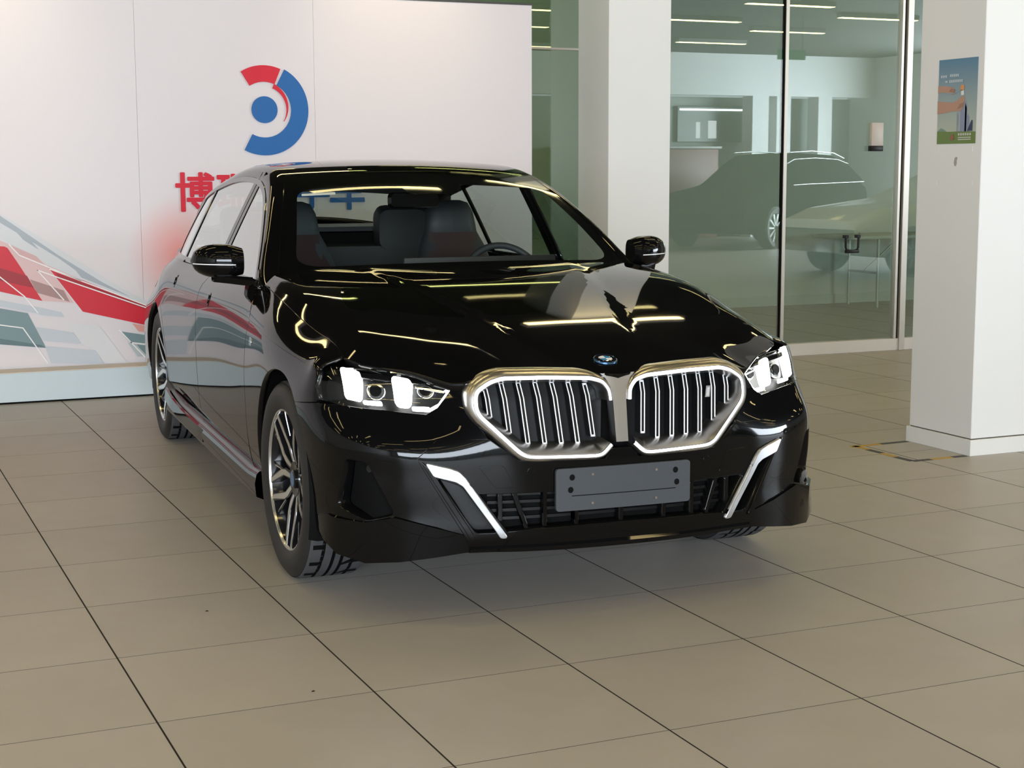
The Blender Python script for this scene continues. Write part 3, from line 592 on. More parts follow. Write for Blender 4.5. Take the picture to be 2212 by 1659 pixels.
# --- kidney grille
KC = np.array([(.033, .705), (.036, .740), (.058, .768), (.10, .780), (.25, .787), (.385, .788), (.425, .777), (.466, .751), (.474, .735), (.474, .690), (.464, .670), (.345, .552), (.325, .541), (.30, .538), (.095, .533), (.072, .536), (.040, .566)])
def smooth_path(P, n=140, closed=False):
    t = np.concatenate([[0], np.cumsum(np.linalg.norm(np.diff(P, axis=0), axis=1))])
    lin = np.stack([np.interp(np.linspace(0, t[-1], n), t, P[:, k]) for k in (0, 1)], -1)
    for _ in range(3): lin[1:-1] = .25 * lin[:-2] + .5 * lin[1:-1] + .25 * lin[2:]
    return lin
KCP = smooth_path(KC)
_t = np.gradient(KCP, axis=0); _t /= np.linalg.norm(_t, axis=1)[:, None]; KN = np.stack([-_t[:, 1], _t[:, 0]], -1)      # points outwards (path runs clockwise seen from ahead with +y right)
if (KN[70] @ (KCP[70] - np.array([.25, .66]))) < 0: KN = -KN
def kring(sg, o_, d, fade=True):
    p = KCP + KN * (np.asarray(o_)[:, None] if hasattr(o_, '__len__') else o_)
    p[:, 0] = np.maximum(p[:, 0], .012)
    return np.stack([KF(p[:, 0], p[:, 1]) + d, sg * p[:, 0], p[:, 1]], -1)
arc_l = np.linspace(0, 1, len(KCP)); out_w = np.interp(arc_l, [0, .06, .14, .40, .50, .62, .72, .93, 1.0], [.004, .010, .020, .022, .020, .018, .014, .012, .006])
in_w = np.interp(arc_l, [0, .08, .45, .58, .70, .95, 1.0], [.008, .010, .014, .022, .030, .028, .012])
for sg in (-1, 1):
    fr = strips('kidney_frame', [kring(sg, out_w + .0055, -.030), kring(sg, out_w + .005, .004), kring(sg, out_w * .55 + .006, .020), kring(sg, .0065, .024), kring(sg, .0055, .021)], SATIN, car, sharp=50, flip=sg < 0)
    strips('contour_light', [kring(sg, .0046, .0228), kring(sg, .0024, .0262), kring(sg, -.0024, .0262), kring(sg, -.0046, .0228)], GLOW, fr, sharp=50, flip=sg < 0)
    strips('inner_frame', [kring(sg, -.0055, .021), kring(sg, -.0075, .023), kring(sg, -.0075 - in_w, -.012), kring(sg, -.009 - in_w, -.050)], SATIN, fr, sharp=50, flip=sg < 0)
    hole = KCP - KN * (.0075 + in_w[:, None]); 
    def kin(P, dx): return np.stack([KF(np.abs(P[:, 0]), P[:, 1]) + dx, P[:, 0], P[:, 1]], -1)
    back = unmir([tuple(p) for p in KCP[::3]], sg)
    patch('kidney_back', back, [], lambda P: kin(P, -.055 - .12 * np.clip(P[:, 1] - .719, 0, 1)), mat('kidney_shutter_black', (.006, .0065, .007), .45, spec=.2), fr, step=.03, flange=0)
    for k in range(7):                                         # upright slats with silver outlines
        y0 = .423 - .0545 * k
        ze = KCP[:, 1][(np.abs(KCP[:, 0] - y0) < .02)]; zt, zb = ze[ze > .66].max() - .018, (ze[ze < .66].min() + .034 if (ze < .66).any() else .60)
        if k == 0: zb = .640
        if k == 6: zt, zb = .757, .588
        fz = .719; w = .0078
        def blade(P, d, sg=sg, y0=y0): return np.stack([KF(y0, P[:, 1]) - .012 + d - np.clip(P[:, 1] - fz, 0, 1) * .35, sg * (P[:, 0] + .08 * (P[:, 1] - .69)), P[:, 1]], -1)
        poly = [(y0 - w, zb), (y0 + w, zb), (y0 + w, fz), (y0 + w, zt), (y0 - w, zt), (y0 - w, fz)]
        sl = solid_poly('grille_slat', poly, blade, .034, SATB, fr, step=.03)
        for (ya, yb) in ((-w, -w + .0034), (w - .0034, w)):
            solid_poly('slat_outline', [(y0 + ya, zb), (y0 + yb, zb), (y0 + yb, fz), (y0 + yb, zt), (y0 + ya, zt), (y0 + ya, fz)], lambda P, d: blade(P, d) + [.0016, 0, 0], .003, mat('slat_silver', (.86, .87, .90), .35, .0), sl, step=.03)
        for za, zz in ((zb, zb + .006), (zt - .006, zt)):
            solid_poly('slat_outline', [(y0 - w, za), (y0 + w, za), (y0 + w, zz), (y0 - w, zz)], lambda P, d: blade(P, d) + [.0016, 0, 0], .003, mat('slat_silver', (.86, .87, .90), .35, .0), sl, step=.03)
cb = [(-.021, .572), (.021, .572), (.023, .70), (.028, .745), (.044, .775), (.060, .790), (-.060, .790), (-.044, .775), (-.028, .745), (-.023, .70)]
solid_poly('kidney_bridge', cb, lambda P, d: np.stack([KF(0 * P[:, 0], P[:, 1]) + .019 + d - 1.2 * P[:, 0] ** 2, P[:, 0], P[:, 1]], -1), .05, SATIN, car, step=.012)
bdg = solid_poly('grille_badge', [(.328, .690), (.345, .690), (.352, .727), (.335, .727)], lambda P, d: np.stack([KF(.34, P[:, 1]) + .004 + d, P[:, 0], P[:, 1]], -1), .008, CHROME, car, step=.02)
solid_poly('badge_field', [(.3325, .694), (.3415, .694), (.347, .722), (.338, .722)], lambda P, d: np.stack([KF(.34, P[:, 1]) + .0055 + d, P[:, 0], P[:, 1]], -1), .003, mat('badge_grey', (.45, .46, .48), .3), bdg, step=.02)
# --- headlights
HLT = [(.530, .752), (.575, .773), (.640, .790), (.705, .802), (.755, .806), (.80, .808)]
hl_poly = fy(HLT) + fx([(.44, .806), (.405, .79), (.40, .74), (.43, .698)]) + fy(HLB)
for sg in (-1, 1):
    pol = unmir(hl_poly, sg)
    hl = patch('headlight', pol, [], Q, LENS, car, step=.02, off=.0, gap=.0025, flange=.02)
    patch('lamp_housing', pol, [], Q, mat('lamp_dark_housing', (.004, .004, .0045), .35, spec=.2), hl, step=.025, off=-.045, flange=0)
    patch('lamp_upper_shroud', unmir(fy([(.60, .765), (.66, .782), (.73, .792), (.80, .798)]) + fx([(.44, .798), (.42, .785)]) + fy([(.79, .786), (.66, .770)]), sg), [], Q, GLOSSB, hl, step=.02, off=-.012, flange=.03)
    for a, b, z0, z1, lean in ((.815, .888, .708, .810, .014), (.650, .706, .694, .788, .012)):
        lp = patch('led_element', rnd([(sg * (a + lean), z0), (sg * b, z0 + .004), (sg * (b + .004), z1), (sg * a, z1 - .012)], .014), [], Q, LEDW, hl, step=.02, off=-.010, flange=.02)
    for pts in ([(.752, .697), (.815, .700), (.815, .708), (.754, .706)], [(.602, .682), (.654, .684), (.654, .692), (.604, .691)]):
        patch('daytime_light', rnd(unmir(pts, sg), .003), [], Q, LEDW, hl, step=.02, off=-.006, flange=.01)
    patch('daytime_light', unmir([(.600, .683), (.598, .690), (.575, .702), (.5475, .738), (.556, .742), (.540, .752), (.534, .745), (.541, .738), (.566, .696)], sg), [], Q, DRL, hl, step=.01, off=-.006, flange=.008)
    for c, r in ((.772, .026), (.615, .020)):
        pr = patch('projector_bezel', [(sg * c + r * 1.15 * math.cos(t), .742 + r * math.sin(t)) for t in np.linspace(0, 2 * math.pi, 20, endpoint=False)], [], Q, CHROME, hl, step=.012, off=-.030, flange=.015)
        patch('projector_lens', [(sg * c + r * .8 * math.cos(t), .742 + r * .7 * math.sin(t)) for t in np.linspace(0, 2 * math.pi, 20, endpoint=False)], [], Q, GLOSSB, hl, step=.012, off=-.024, flange=.01)
    patch('lamp_bezel_strip', unmir([(.56, .738), (.64, .752), (.64, .756), (.56, .744)], sg), [], Q, CHROME, hl, step=.02, off=-.02, flange=.01)
# --- hood
YSH = spl([-.64, -.4, 0, .2, .385, .43], [.842, .848, .835, .812, .80, .803])
shut = [(x, float(YSH(x)[0])) for x in np.linspace(.42, -.64, 14)]
hood_half = [(.838, .0), (.832, .04), (.812, .085), (.806, .18), (.796, .30), (.777, .405), (.748, .490), (.722, .530), (.665, .585), (.605, .645), (.555, .705), (.495, .765)] + shut + [(-.69, .79), (-.69, .60), (-.645, .30), (-.63, 0)]
hood_poly = hood_half[1:-1]; hood_poly = [(.838, 0)] + hood_poly + [(-.63, 0)] + [(x, -y) for x, y in hood_poly[::-1]]
hood = patch('hood', hood_poly, [], H, PAINT, car, step=.026, gap=.0018, flange=.03, dens=.02)
# roundel
rn = H([(.728 + .001, 0)])[0]; _, nn = fnorm(H, np.array([[.728, 0.]])); nn = nn[0]
R0 = Vector((0, 0, 1)).rotation_difference(Vector(nn)).to_matrix().to_4x4()
RM = Matrix.Translation(Vector(rn) + Vector(nn) * .001) @ R0
def place(o, M_): o.matrix_parent_inverse = Matrix(); o.matrix_local = M_; return o
rd = lathe('roundel', [(0, .006), (.036, .0055), (.0385, .004), (.0395, 0)], mat('roundel_black', (.004, .004, .006), .1), car, n=40, axis='z'); place(rd, RM)
lathe('roundel_ring', [(.0355, .0058), (.037, .0064), (.0395, .0045), (.0405, 0)], mat('roundel_blue_chrome', (.10, .22, .42), .15, .9), rd, n=40, axis='z')
lathe('roundel_ring', [(.0215, .0060), (.0225, .0070), (.0240, .0060)], CHROME, rd, n=40, axis='z')
for k in range(4):
    A = np.linspace(k * math.pi / 2, (k + 1) * math.pi / 2, 9); V = [(0, 0, .0068)] + [(.0215 * math.cos(a), .0215 * math.sin(a), .0066) for a in A]
    mesh('roundel_quarter', V, [(0, i, i + 1) for i in range(1, 9)], mat('roundel_sky_blue', (.02, .22, .48), .2) if k % 2 else mat('roundel_white', (.8, .8, .8), .2), rd)
# --- fenders
ZT = spl([-.64, -.3, 0, .2, .40], [.875, .855, .825, .805, .79])
def FT(P, sg):
    P = np.asarray(P, float); x = P[:, 0]; t = P[:, 1] / .14
    zt = ZT(x); s = np.array([sx(a, b) for a, b in zip(x, zt)]); P0 = Q(np.stack([s, zt], -1)); D0 = Q(np.stack([s, zt + 1e-3], -1)) - Q(np.stack([s, zt - 1e-3], -1)); D0 /= np.linalg.norm(D0, axis=1)[:, None]
    ye = YSH(x); P1 = H(np.stack([x, ye], -1)); Hy = (H(np.stack([x, ye + 1e-3], -1)) - H(np.stack([x, ye - 1e-3], -1)))[:, 2] / 2e-3
    D1 = np.stack([0 * x, -np.ones_like(x), -Hy], -1); D1 /= np.linalg.norm(D1, axis=1)[:, None]
    L = np.linalg.norm(P1 - P0, axis=1)[:, None]; t = t[:, None]; m0, m1 = D0 * L, D1 * L
    r = (2 * t ** 3 - 3 * t ** 2 + 1) * P0 + (t ** 3 - 2 * t ** 2 + t) * m0 + (-2 * t ** 3 + 3 * t ** 2) * P1 + (t ** 3 - t ** 2) * m1
    r[:, 1] *= sg; return r
fend = fx(arch_pts(FA, 52, 192, 40)) + fx([(-.37, .285), (-.53, .285), (-.552, .45), (-.548, .70), (-.525, .868)]) + [(sx(x, float(ZT(x)[0])), float(ZT(x)[0])) for x in np.linspace(-.522, .40, 16)] + fx([(.402, .745), (.432, .700), (.42, .688), (.33, .677)])
for sg in (-1, 1):
    fd = patch('fender', unmir(fend, sg), [], Q, PAINT, car, step=.026, gap=.0015, flange=.02)
    patch('fender_top', [(.402, 0), (.402, .14), (-.52, .14), (-.64, .14), (-.64, .02), (-.522, 0)], [], lambda P, sg=sg: FT(P, sg), PAINT, fd, step=.024, gap=.0008, flange=.012)
    strips('arch_liner', [[(FA + r * math.cos(a), sg * y, .365 + r * math.sin(a)) for a in np.radians(np.linspace(-22, 200, 40))] for r, y in ((.386, .925), (.398, .90), (.40, .60), (.05, .58))], DARK, fd, sharp=50, flip=sg > 0)
# chrome letter badge on the fender
for sg in (-1, 1):
    sb = sx(-.43, .80); bb = patch('fender_badge', [(sg * (sb - .018), .787), (sg * (sb + .018), .787), (sg * (sb + .020), .817), (sg * (sb - .016), .817)], [], Q, CHROME, car, step=.02, off=.002, flange=.003)
# --- doors, quarter panels, sills
fdoor = fx([(-.553, .285), (-1.703, .285), (-1.705, .60), (-1.70, .985), (-.665, .985), (-.60, .93), (-.528, .875), (-.550, .70), (-.555, .45)])
rdoor = fx([(-1.707, .285), (-2.66, .285), (-2.665, .42), (-2.69, .55), (-2.78, .70), (-2.90, .80), (-2.985, .90), (-3.01, .985), (-1.704, .985), (-1.709, .60)])
quart = fx(arch_pts(RA_, 8, 172, 36)[:0] + [(-2.665, .30)] + arch_pts(RA_, -8, 178, 40) + [(-3.50, .36), (-3.62, .60), (-3.70, .75), (-3.95, .80), (-3.97, .985), (-3.015, .985), (-2.99, .90), (-2.904, .80), (-2.784, .70), (-2.694, .55), (-2.669, .42)])
rear = fx([(-3.465, .30), (-3.50, .36), (-3.625, .60), (-3.705, .75), (-3.955, .80), (-3.975, .985)]) + [(SMAX, .985), (SMAX, .25)] + [(sx(-3.9, .25), .25), (sx(-3.6, .25), .25)]
for sg in (-1, 1):
    for nm, poly in (('front_door', fdoor), ('rear_door', rdoor)):
        d = patch(nm, unmir(poly, sg), [], Q, PAINT, car, step=.034, gap=.002, flange=.02)
        hx0 = -1.645 if nm == 'front_door' else -2.66; a, b = sx(hx0 + .24, .89), sx(hx0, .89)
        z0 = .868 if nm == 'front_door' else .882
        patch('handle_recess', rnd([(sg * (a - .012), z0 - .012), (sg * (b + .012), z0 - .012), (sg * (b + .012), z0 + .048), (sg * (a - .012), z0 + .048)], .02), [], Q, GLOSSB, d, step=.03, off=.0012, flange=.002)
        patch('handle', rnd([(sg * a, z0), (sg * b, z0 + .004), (sg * b, z0 + .038), (sg * a, z0 + .036)], .016), [], Q, PAINT, d, step=.02, off=.005, flange=.004)
    qp = patch('rear_quarter', unmir(quart, sg), [], Q, PAINT, car, step=.034, gap=.002, flange=.02)
    strips('arch_liner', [[(RA_ + r * math.cos(a), sg * y, .365 + r * math.sin(a)) for a in np.radians(np.linspace(-22, 200, 40))] for r, y in ((.386, .925), (.398, .90), (.40, .60), (.05, .58))], DARK, qp, sharp=50, flip=sg > 0)
    if sg < 0: patch('charge_flap', rnd(unmir(fx([(-3.42, .80), (-3.62, .80), (-3.60, .93), (-3.44, .93)]), sg), .03), [], Q, PAINT, qp, step=.03, off=.0015, flange=.003)
    patch('rear_bumper', unmir(rear, sg), [], Q, PAINT, car, step=.05, gap=.002, flange=.02)
    tl = fx([(-3.90, .82)]) + [(SK[-2], .80), (SMAX - .01, .80), (SMAX - .01, .87), (SK[-2], .90)] + fx([(-3.90, .93)])
    patch('tail_light', unmir(tl, sg), [], Q, mat('tail_light_red', (.30, .008, .008), .1), car, step=.04, off=.006, flange=.006)
    # sill / side skirt with an upper ledge facet
    xs = np.linspace(-.355, -2.70, 34); rise = np.interp(xs, [-2.70, -2.62, -2.3, -.5, -.355], [.06, .03, 0, 0, .01])
    def sk(y, z): return np.stack([xs, sg * np.full(34, y), np.full(34, z) + rise * (z > .25)], -1)
    skt = strips('side_skirt', [sk(.922, .312), sk(.940, .308), sk(.950, .296), sk(.957, .262), sk(.952, .222), sk(.90, .198), sk(.80, .19)], PAINT, car, sharp=38, flip=sg < 0)
    strips('skirt_fin', [np.stack([np.linspace(-1.55, -2.64, 20), sg * (np.interp(np.linspace(0, 1, 20), [0, .1, .8, 1], [.955, .960, .975, .968]) + dy), np.interp(np.linspace(0, 1, 20), [0, .5, 1], [.25, .26, .30]) + dz], -1) for dy, dz in ((-.012, .048), (-.004, .040), (.003, -.012), (-.03, -.026))], PAINT, skt, sharp=30, flip=sg < 0)
    patch('body_shell', [(sg * sx(-.40, .5), .24), (sg * sx(-2.66, .5), .24), (sg * sx(-2.66, .5), .95), (sg * sx(-.40, .5), .95)], [], Q, DARK, car, step=.10, off=-.07, flange=0)
# --- rail strip (A-pillar, roof rail, C-pillar)
uA, uW, uR, uB = ux(-.66), ux(-1.50), ux(-3.20), ux(-3.74)
def RAIL(P, sg):
    P = np.asarray(P, float); u = P[:, 0]; t = (P[:, 1] / .1)[:, None]; a = TOP(np.stack([np.full(len(u), .6), u], -1)); b = OUTc(u); c = RLc(u) + [0, .006, .004]
    r = (1 - t) ** 2 * a + 2 * t * (1 - t) * c + t * t * b; r[:, 1] *= sg; return r
for sg in (-1, 1):
    patch('roof_rail', [(.0, 0), (RU[-1] - .35, 0), (RU[-1] - .35, .1), (.0, .1)], [], lambda P, sg=sg: RAIL(P, sg), PAINT, car, step=.03, flange=.012)
    # roof gutter line and side glass
    uu = np.linspace(ux(-.80), ux(-3.35), 60); oc = OUTc(uu)
    top = [(p[0], p[2] - .004) for p in oc]
    def cut(x0, x1, ins_=.0):
        seg = [(x, z - ins_) for x, z in top if x1 <= x <= x0]; zi = lambda x: float(np.interp(-x, [-a for a, b in top], [b for a, b in top])) - ins_
        pts = [(x0, max(1.003, zi(x0)))] + seg + [(x1, max(1.003, zi(x1)))]
        return [(x0, 1.002)] + pts + [(x1, 1.002)]
    Gs = lambda P, sg=sg: G(P, sg)
    gf = patch('side_window', cut(-.875, -1.665, .016), [], Gs, SGLASS, car, step=.05, off=-.004, flange=.004)
    gr_ = patch('side_window', cut(-1.80, -2.66, .016), [], Gs, SGLASS, car, step=.05, off=-.004, flange=.004)
    gq = patch('side_window', [(-2.70, 1.002), (-2.70, float(np.interp(2.70, [-a for a, b in top], [b for a, b in top])) - .016)] + [(x, z - .016) for x, z in top if -3.2 < x < -2.70] + [(-3.20, 1.06), (-3.12, 1.002)], [], Gs, SGLASS, car, step=.05, off=-.004, flange=.004)
    patch('window_post', [(-1.668, 1.0), (-1.668, 1.432), (-1.725, 1.432), (-1.725, 1.0)], [], Gs, GLOSSB, car, step=.05, off=-.001, flange=.01)
    patch('window_post', [(-1.735, 1.0), (-1.735, 1.432), (-1.80, 1.432), (-1.80, 1.0)], [], Gs, GLOSSB, car, step=.05, off=.0, flange=.01)
    patch('window_post', [(-2.662, 1.0), (-2.662, 1.36), (-2.698, 1.36), (-2.698, 1.0)], [], Gs, GLOSSB, car, step=.05, off=.0, flange=.01)
    trim = [(x, z) for x, z in top] + [(x, z - .020) for x, z in top[::-1]]
    patch('window_trim', trim, [], Gs, mat('window_trim_black', (.01, .01, .01), .05, spec=.7), car, step=.03, off=.003, flange=.006)
    patch('belt_trim', [(-.74, .984), (-3.14, .984), (-3.20, 1.005), (-.79, 1.005)], [], Gs, mat('window_trim_black', (.01, .01, .01), .05), car, step=.04, off=.006, flange=.012)
    patch('mirror_sail', [(-.72, .99), (-.875, .99), (-.875, 1.045), (-.80, 1.01)], [], Gs, GLOSSB, car, step=.03, off=.002, flange=.01)
    cpil = [(x, z + .004) for x, z in top if x < -2.9] + [(-3.55, 1.155), (-3.78, 1.06), (-3.95, 1.0), (-3.95, .98), (-3.10, .98), (-3.22, 1.06)]
    patch('rear_pillar', cpil, [], Gs, PAINT, car, step=.04, off=.0, flange=.01)
# --- windscreen, roof, rear window
ws = patch('windscreen', [(-.6, uA), (.6, uA), (.6, uW - .004), (-.6, uW - .004)], [], TOP, WGLASS, car, step=.05, flange=.004)
u0, u1 = ux(-.80), ux(-1.315)
hole = rnd([(-.548, u0), (.548, u0), (.548, u1), (.14, u1 + .02), (.10, u1 - .075), (-.10, u1 - .075), (-.14, u1 + .02), (-.548, u1)], [.10, .10, .07, .02, .03, .03, .02, .07], 8)
patch('frit_band', [(-.598, uA), (.598, uA), (.598, uW - .006), (-.598, uW - .006)], [hole], TOP, GLOSSB, ws, step=.05, off=-.0035, flange=.002)
patch('registration_sticker', [(-.53, u1 - .050), (-.40, u1 - .050), (-.40, u1 - .030), (-.53, u1 - .030)], [], TOP, mat('sticker_white', (.75, .75, .75), .5), ws, step=.05, off=-.006, flange=.001)
roof = patch('roof', [(-.6, uW), (.6, uW), (.6, uR), (-.6, uR)], [], TOP, PAINT, car, step=.045, flange=.012)
patch('headliner', [(-.58, uW + .01), (.58, uW + .01), (.58, uR - .01), (-.58, uR - .01)], [], TOP, HEADL, roof, step=.09, off=-.035, flange=0)
rw = patch('rear_window', [(-.6, uR + .003), (.6, uR + .003), (.6, uB), (-.6, uB)], [], TOP, SGLASS, car, step=.05, flange=.004)
patch('boot_lid', [(-.6, uB + .003), (.6, uB + .003), (.6, RU[-1]), (-.6, RU[-1])], [], TOP, PAINT, car, step=.06, flange=.02)
def DECK(P, sg):
    P = np.asarray(P, float); x = P[:, 0]; t = (P[:, 1] / .2)[:, None]; a = Q(np.stack([[sx(q, .984) for q in x], np.full(len(x), .984)], -1))
    k = [4.1, 3.9, 3.75, 3.55, 3.3, 3.0, 2.6]; yb = [.50, .55, .62, .69, .745, .80, .832]; zb = [1.005, 1.03, 1.045, 1.01, 1.002, 1.0, .995]
    b = np.stack([x, np.interp(x, [-q for q in k], yb), np.interp(x, [-q for q in k], zb)], -1)
    c = .5 * (a + b) + [0, .004, .012]; r = (1 - t) ** 2 * a + 2 * t * (1 - t) * c + t * t * b; r[:, 1] *= sg; return r
for sg in (-1, 1): patch('deck_shoulder', [(-2.62, 0), (-4.05, 0), (-4.05, .2), (-2.62, .2)], [], lambda P, sg=sg: DECK(P, sg), PAINT, car, step=.05, flange=.01)
fin = solid_poly('roof_fin', [(-2.95, 0.0), (-2.78, .0), (-2.93, .05), (-2.96, .045)], lambda P, d: np.stack([P[:, 0], np.full(len(P), .012 + d), 1.385 + P[:, 1] + .12 * (P[:, 0] + 2.95)], -1), .024, PAINT, car, step=.03)
# cowl between hood and windscreen
cy_ = np.linspace(-.78, .78, 31)
strips('cowl', [np.stack([-.60 - .14 * (cy_ / .78) ** 2 + dx, cy_, np.array([Hz(-.63 - .05 * (y / .78) ** 2, y) for y in cy_]) + dz], -1) for dx, dz in ((.02, -.02), (-.04, -.018), (-.16, .0))], SATB, car, sharp=40)
# --- mirrors
def mirror(sg):
    T_ = np.linspace(0, 1, 15); rings = []; n = 28
    for t in T_:
        y = .868 + .198 * t; e = math.sqrt(max(0, 1 - max(0, (t - .45) / .55) ** 2.4)) * (.80 + .20 * min(1, t / .25)); cz = 1.071 + .004 * t; cx = -.985 - .055 * t ** 1.5
        hz, hx = max(.004, .071 * e), max(.004, .083 * e)
        ring = []
        for k in range(n):
            a = 2 * math.pi * k / n; c, s = math.cos(a), math.sin(a)
            X_ = hx * (abs(c) ** .8) * (1 if c > 0 else -.55); Z_ = hz * (abs(s) ** .75) * (1 if s > 0 else -.92) * np.sign(1); Z_ = Z_ + .012 * max(0, c) * 0
            ring.append((cx + X_, sg * y, cz + (Z_ if s >= 0 else Z_)))
        rings.append(ring)
    V = [p for r in rings for p in r]; F = []
    for i in range(len(T_) - 1):
        for k in range(n): F.append((i * n + k, i * n + (k + 1) % n, (i + 1) * n + (k + 1) % n, (i + 1) * n + k))
    F.append(tuple(range(n))); F.append(tuple(range(len(V) - n, len(V))))
    bm = bmesh.new(); vs = [bm.verts.new(v) for v in V]
    for f in F: bm.faces.new([vs[i] for i in f])
    mo = bm_obj('mirror', bm, PAINT, car, sharp=50)
    # indicator strip, lower band, foot, glass
    def band(nm, za, zb, m, o_, t0=.18, t1=.97):
        R_ = []
        for z in (za, zb):
            row = []
            for t in np.linspace(t0, t1, 16):
                y = .868 + .198 * t; e = math.sqrt(max(0, 1 - max(0, (t - .45) / .55) ** 2.4)) * (.80 + .20 * min(1, t / .25)); hz, hx = max(.004, .071 * e), max(.004, .083 * e)
                zz = max(-.98, min(.98, z / (hz * .92))); s_ = abs(zz) ** (1 / .75); c_ = math.sqrt(max(0, 1 - s_ * s_))
                row.append((-.985 - .055 * t ** 1.5 + hx * c_ ** .8 + o_, sg * (y + .001 * (t > .9)), 1.071 + .004 * t + z))
            R_.append(row)
        return strips(nm, R_, m, mo, flip=sg > 0)
    band('indicator_strip', -.011, -.007, mat('indicator_white', (.75, .76, .78), .25), .0015)
    pts = [(-.90, .845, 1.000), (-.93, .88, 1.002), (-.965, .93, 1.008), (-.985, .985, 1.014)]
    R_ = []
    for dx, dz in ((-.06, .008), (.034, .014), (.046, .002), (.030, -.022), (-.05, -.020), (-.06, .008)): R_.append([(p[0] + dx * (1.0 - .1 * i), sg * p[1], p[2] + dz) for i, p in enumerate(pts)])
    strips('mirror_foot', R_, PAINT, mo, sharp=40, flip=sg > 0)
    mesh('mirror_glass', [(-1.026 - .055 * t ** 1.5 - .002, sg * (.868 + .198 * t), 1.071 + s * .05 * (1 - .5 * t)) for t in (.1, .85) for s in (-1, 1)], [(0, 1, 3, 2)], CHROME, mo)
for sg in (-1, 1): mirror(sg)
# --- wheels
def wheel(cx, sg, steer=0.):
    pr = [(.246, -.105), (.262, -.118), (.300, -.1245), (.326, -.120), (.342, -.108), (.346, -.098)]
    prof = pr + [(.345, .0)] + [(r, -h) for r, h in pr[::-1]]
    ty = lathe('wheel', prof, RUBBER, car, n=72, sharp=50); ty.location = (cx, sg * .806, .352); ty.rotation_euler = (0, 0, (0 if sg > 0 else math.pi) + steer)
    # tread blocks
    n = 120; cols = [-.104, -.098, -.094, -.062, -.060, -.052, -.050, -.022, -.020, -.012, -.010, .010, .012, .020, .022, .050, .052, .060, .062, .094, .098, .104]
    rad = [.346, .3490, .3508, .352, .3455, .3455, .352, .352, .3455, .3455, .352, .352, .3455, .3455, .352, .352, .3455, .3455, .352, .3508, .3490, .346]
    V = []; F = []
    for i, (h, r) in enumerate(zip(cols, rad)):
        for j in range(n):
            rr = r - (.0030 if (j % 5 == 0 and r > .349 and abs(h) > .045) else 0); a = 2 * math.pi * (j + (.8 if abs(h) < .045 else 0)) / n; V.append((rr * math.cos(a), h, rr * math.sin(a)))
    for i in range(len(cols) - 1):
        for j in range(n): F.append((i * n + j, i * n + (j + 1) % n, (i + 1) * n + (j + 1) % n, (i + 1) * n + j))
    bm = bmesh.new(); vs = [bm.verts.new(v) for v in V]
    for f in F: bm.faces.new([vs[i] for i in f])
    td = bm_obj('tread', bm, TREAD, ty, sharp=25); td.data.materials.append(DARK)
    td.data.polygons.foreach_set('material_index', [1 if (min(rad[f // n], rad[f // n + 1]) < .346 and 1 < f // n < len(cols) - 3) or ((f % n) % 5 == 0 and abs(cols[f // n]) > .045 and min(rad[f // n], rad[f // n + 1]) > .349) else 0 for f in range((len(cols) - 1) * n)])  # groove and sipe faces coloured dark to imitate their shade
    lathe('rim_barrel', [(.247, .108), (.243, .100), (.236, .060), (.225, -.02), (.235, -.105), (.247, -.11)], RIMB, ty, n=64, sharp=40)
    lathe('rim_lip', [(.2435, .102), (.2465, .1095), (.2515, .1105), (.2535, .106)], RIMS, ty, n=64, sharp=40)
    lathe('brake_disc', [(.05, .045), (.168, .045), (.168, .030), (.05, .030)], mat('brake_steel', (.22, .21, .20), .35, .9), ty, n=48)
    lathe('wheel_back', [(.0, .0), (.226, .0)], DARK, ty, n=48)
    hub = lathe('hub_cap', [(0, .086), (.028, .086), (.033, .083), (.034, .05)], RIMB, ty, n=28)
    lathe('hub_badge', [(0, .0872), (.016, .087), (.027, .0865)], mat('hub_badge_blue', (.04, .12, .25), .2), ty, n=24)
    lathe('hub_plate', [(.033, .072), (.062, .078), (.072, .055), (.072, .03)], RIMB, ty, n=40)
    def pol(r, a): return (r * math.cos(math.radians(a)), r * math.sin(math.radians(a)))
    def yface(r): return .070 + .034 * np.clip((r - .05) / .19, 0, 1) ** .8
    def spoke_fn(P, d):
        r = np.hypot(P[:, 0], P[:, 1]); return np.stack([P[:, 0], yface(r) + d, P[:, 1]], -1)
    for k in range(5):
        b = 72 * k + 18
        for s in (-1, 1):
            A = [pol(.045, b + s * 2), pol(.050, b + s * 36), pol(.118, b + s * 22), pol(.2455, b + s * 31.5), pol(.2455, b + s * 25.5), pol(.140, b + s * 12), pol(.10, b + s * 4)]
            sp = solid_poly('spoke', A, spoke_fn, .036, RIMB, ty, step=.03)
            Fc = [pol(.052, b + s * 13), pol(.060, b + s * 25), pol(.120, b + s * 20.5), pol(.2448, b + s * 30.6), pol(.2450, b + s * 27.4), pol(.138, b + s * 12.8), pol(.105, b + s * 9)]
            solid_poly('machined_face', Fc, lambda P, d: spoke_fn(P, d) + [0, .0015, 0], .003, RIMS, sp, step=.03)
            B_ = [pol(.150, b + s * 13), pol(.158, b + s * 16), pol(.2455, b + s * 15.5), pol(.2455, b + s * 11.5)]
            sp2 = solid_poly('spoke', B_, lambda P, d: spoke_fn(P, d) - [0, .012, 0], .026, RIMB, ty, step=.03)
            Bf = [pol(.152, b + s * 15.2), pol(.156, b + s * 16), pol(.245, b + s * 15.2), pol(.245, b + s * 13.8)]
            solid_poly('machined_face', Bf, lambda P, d: spoke_fn(P, d) - [0, .0105, 0], .003, RIMS, sp2, step=.03)
    return ty
for sg in (-1, 1): wheel(0.0, sg, math.radians(2.0)); wheel(-3.105, sg)
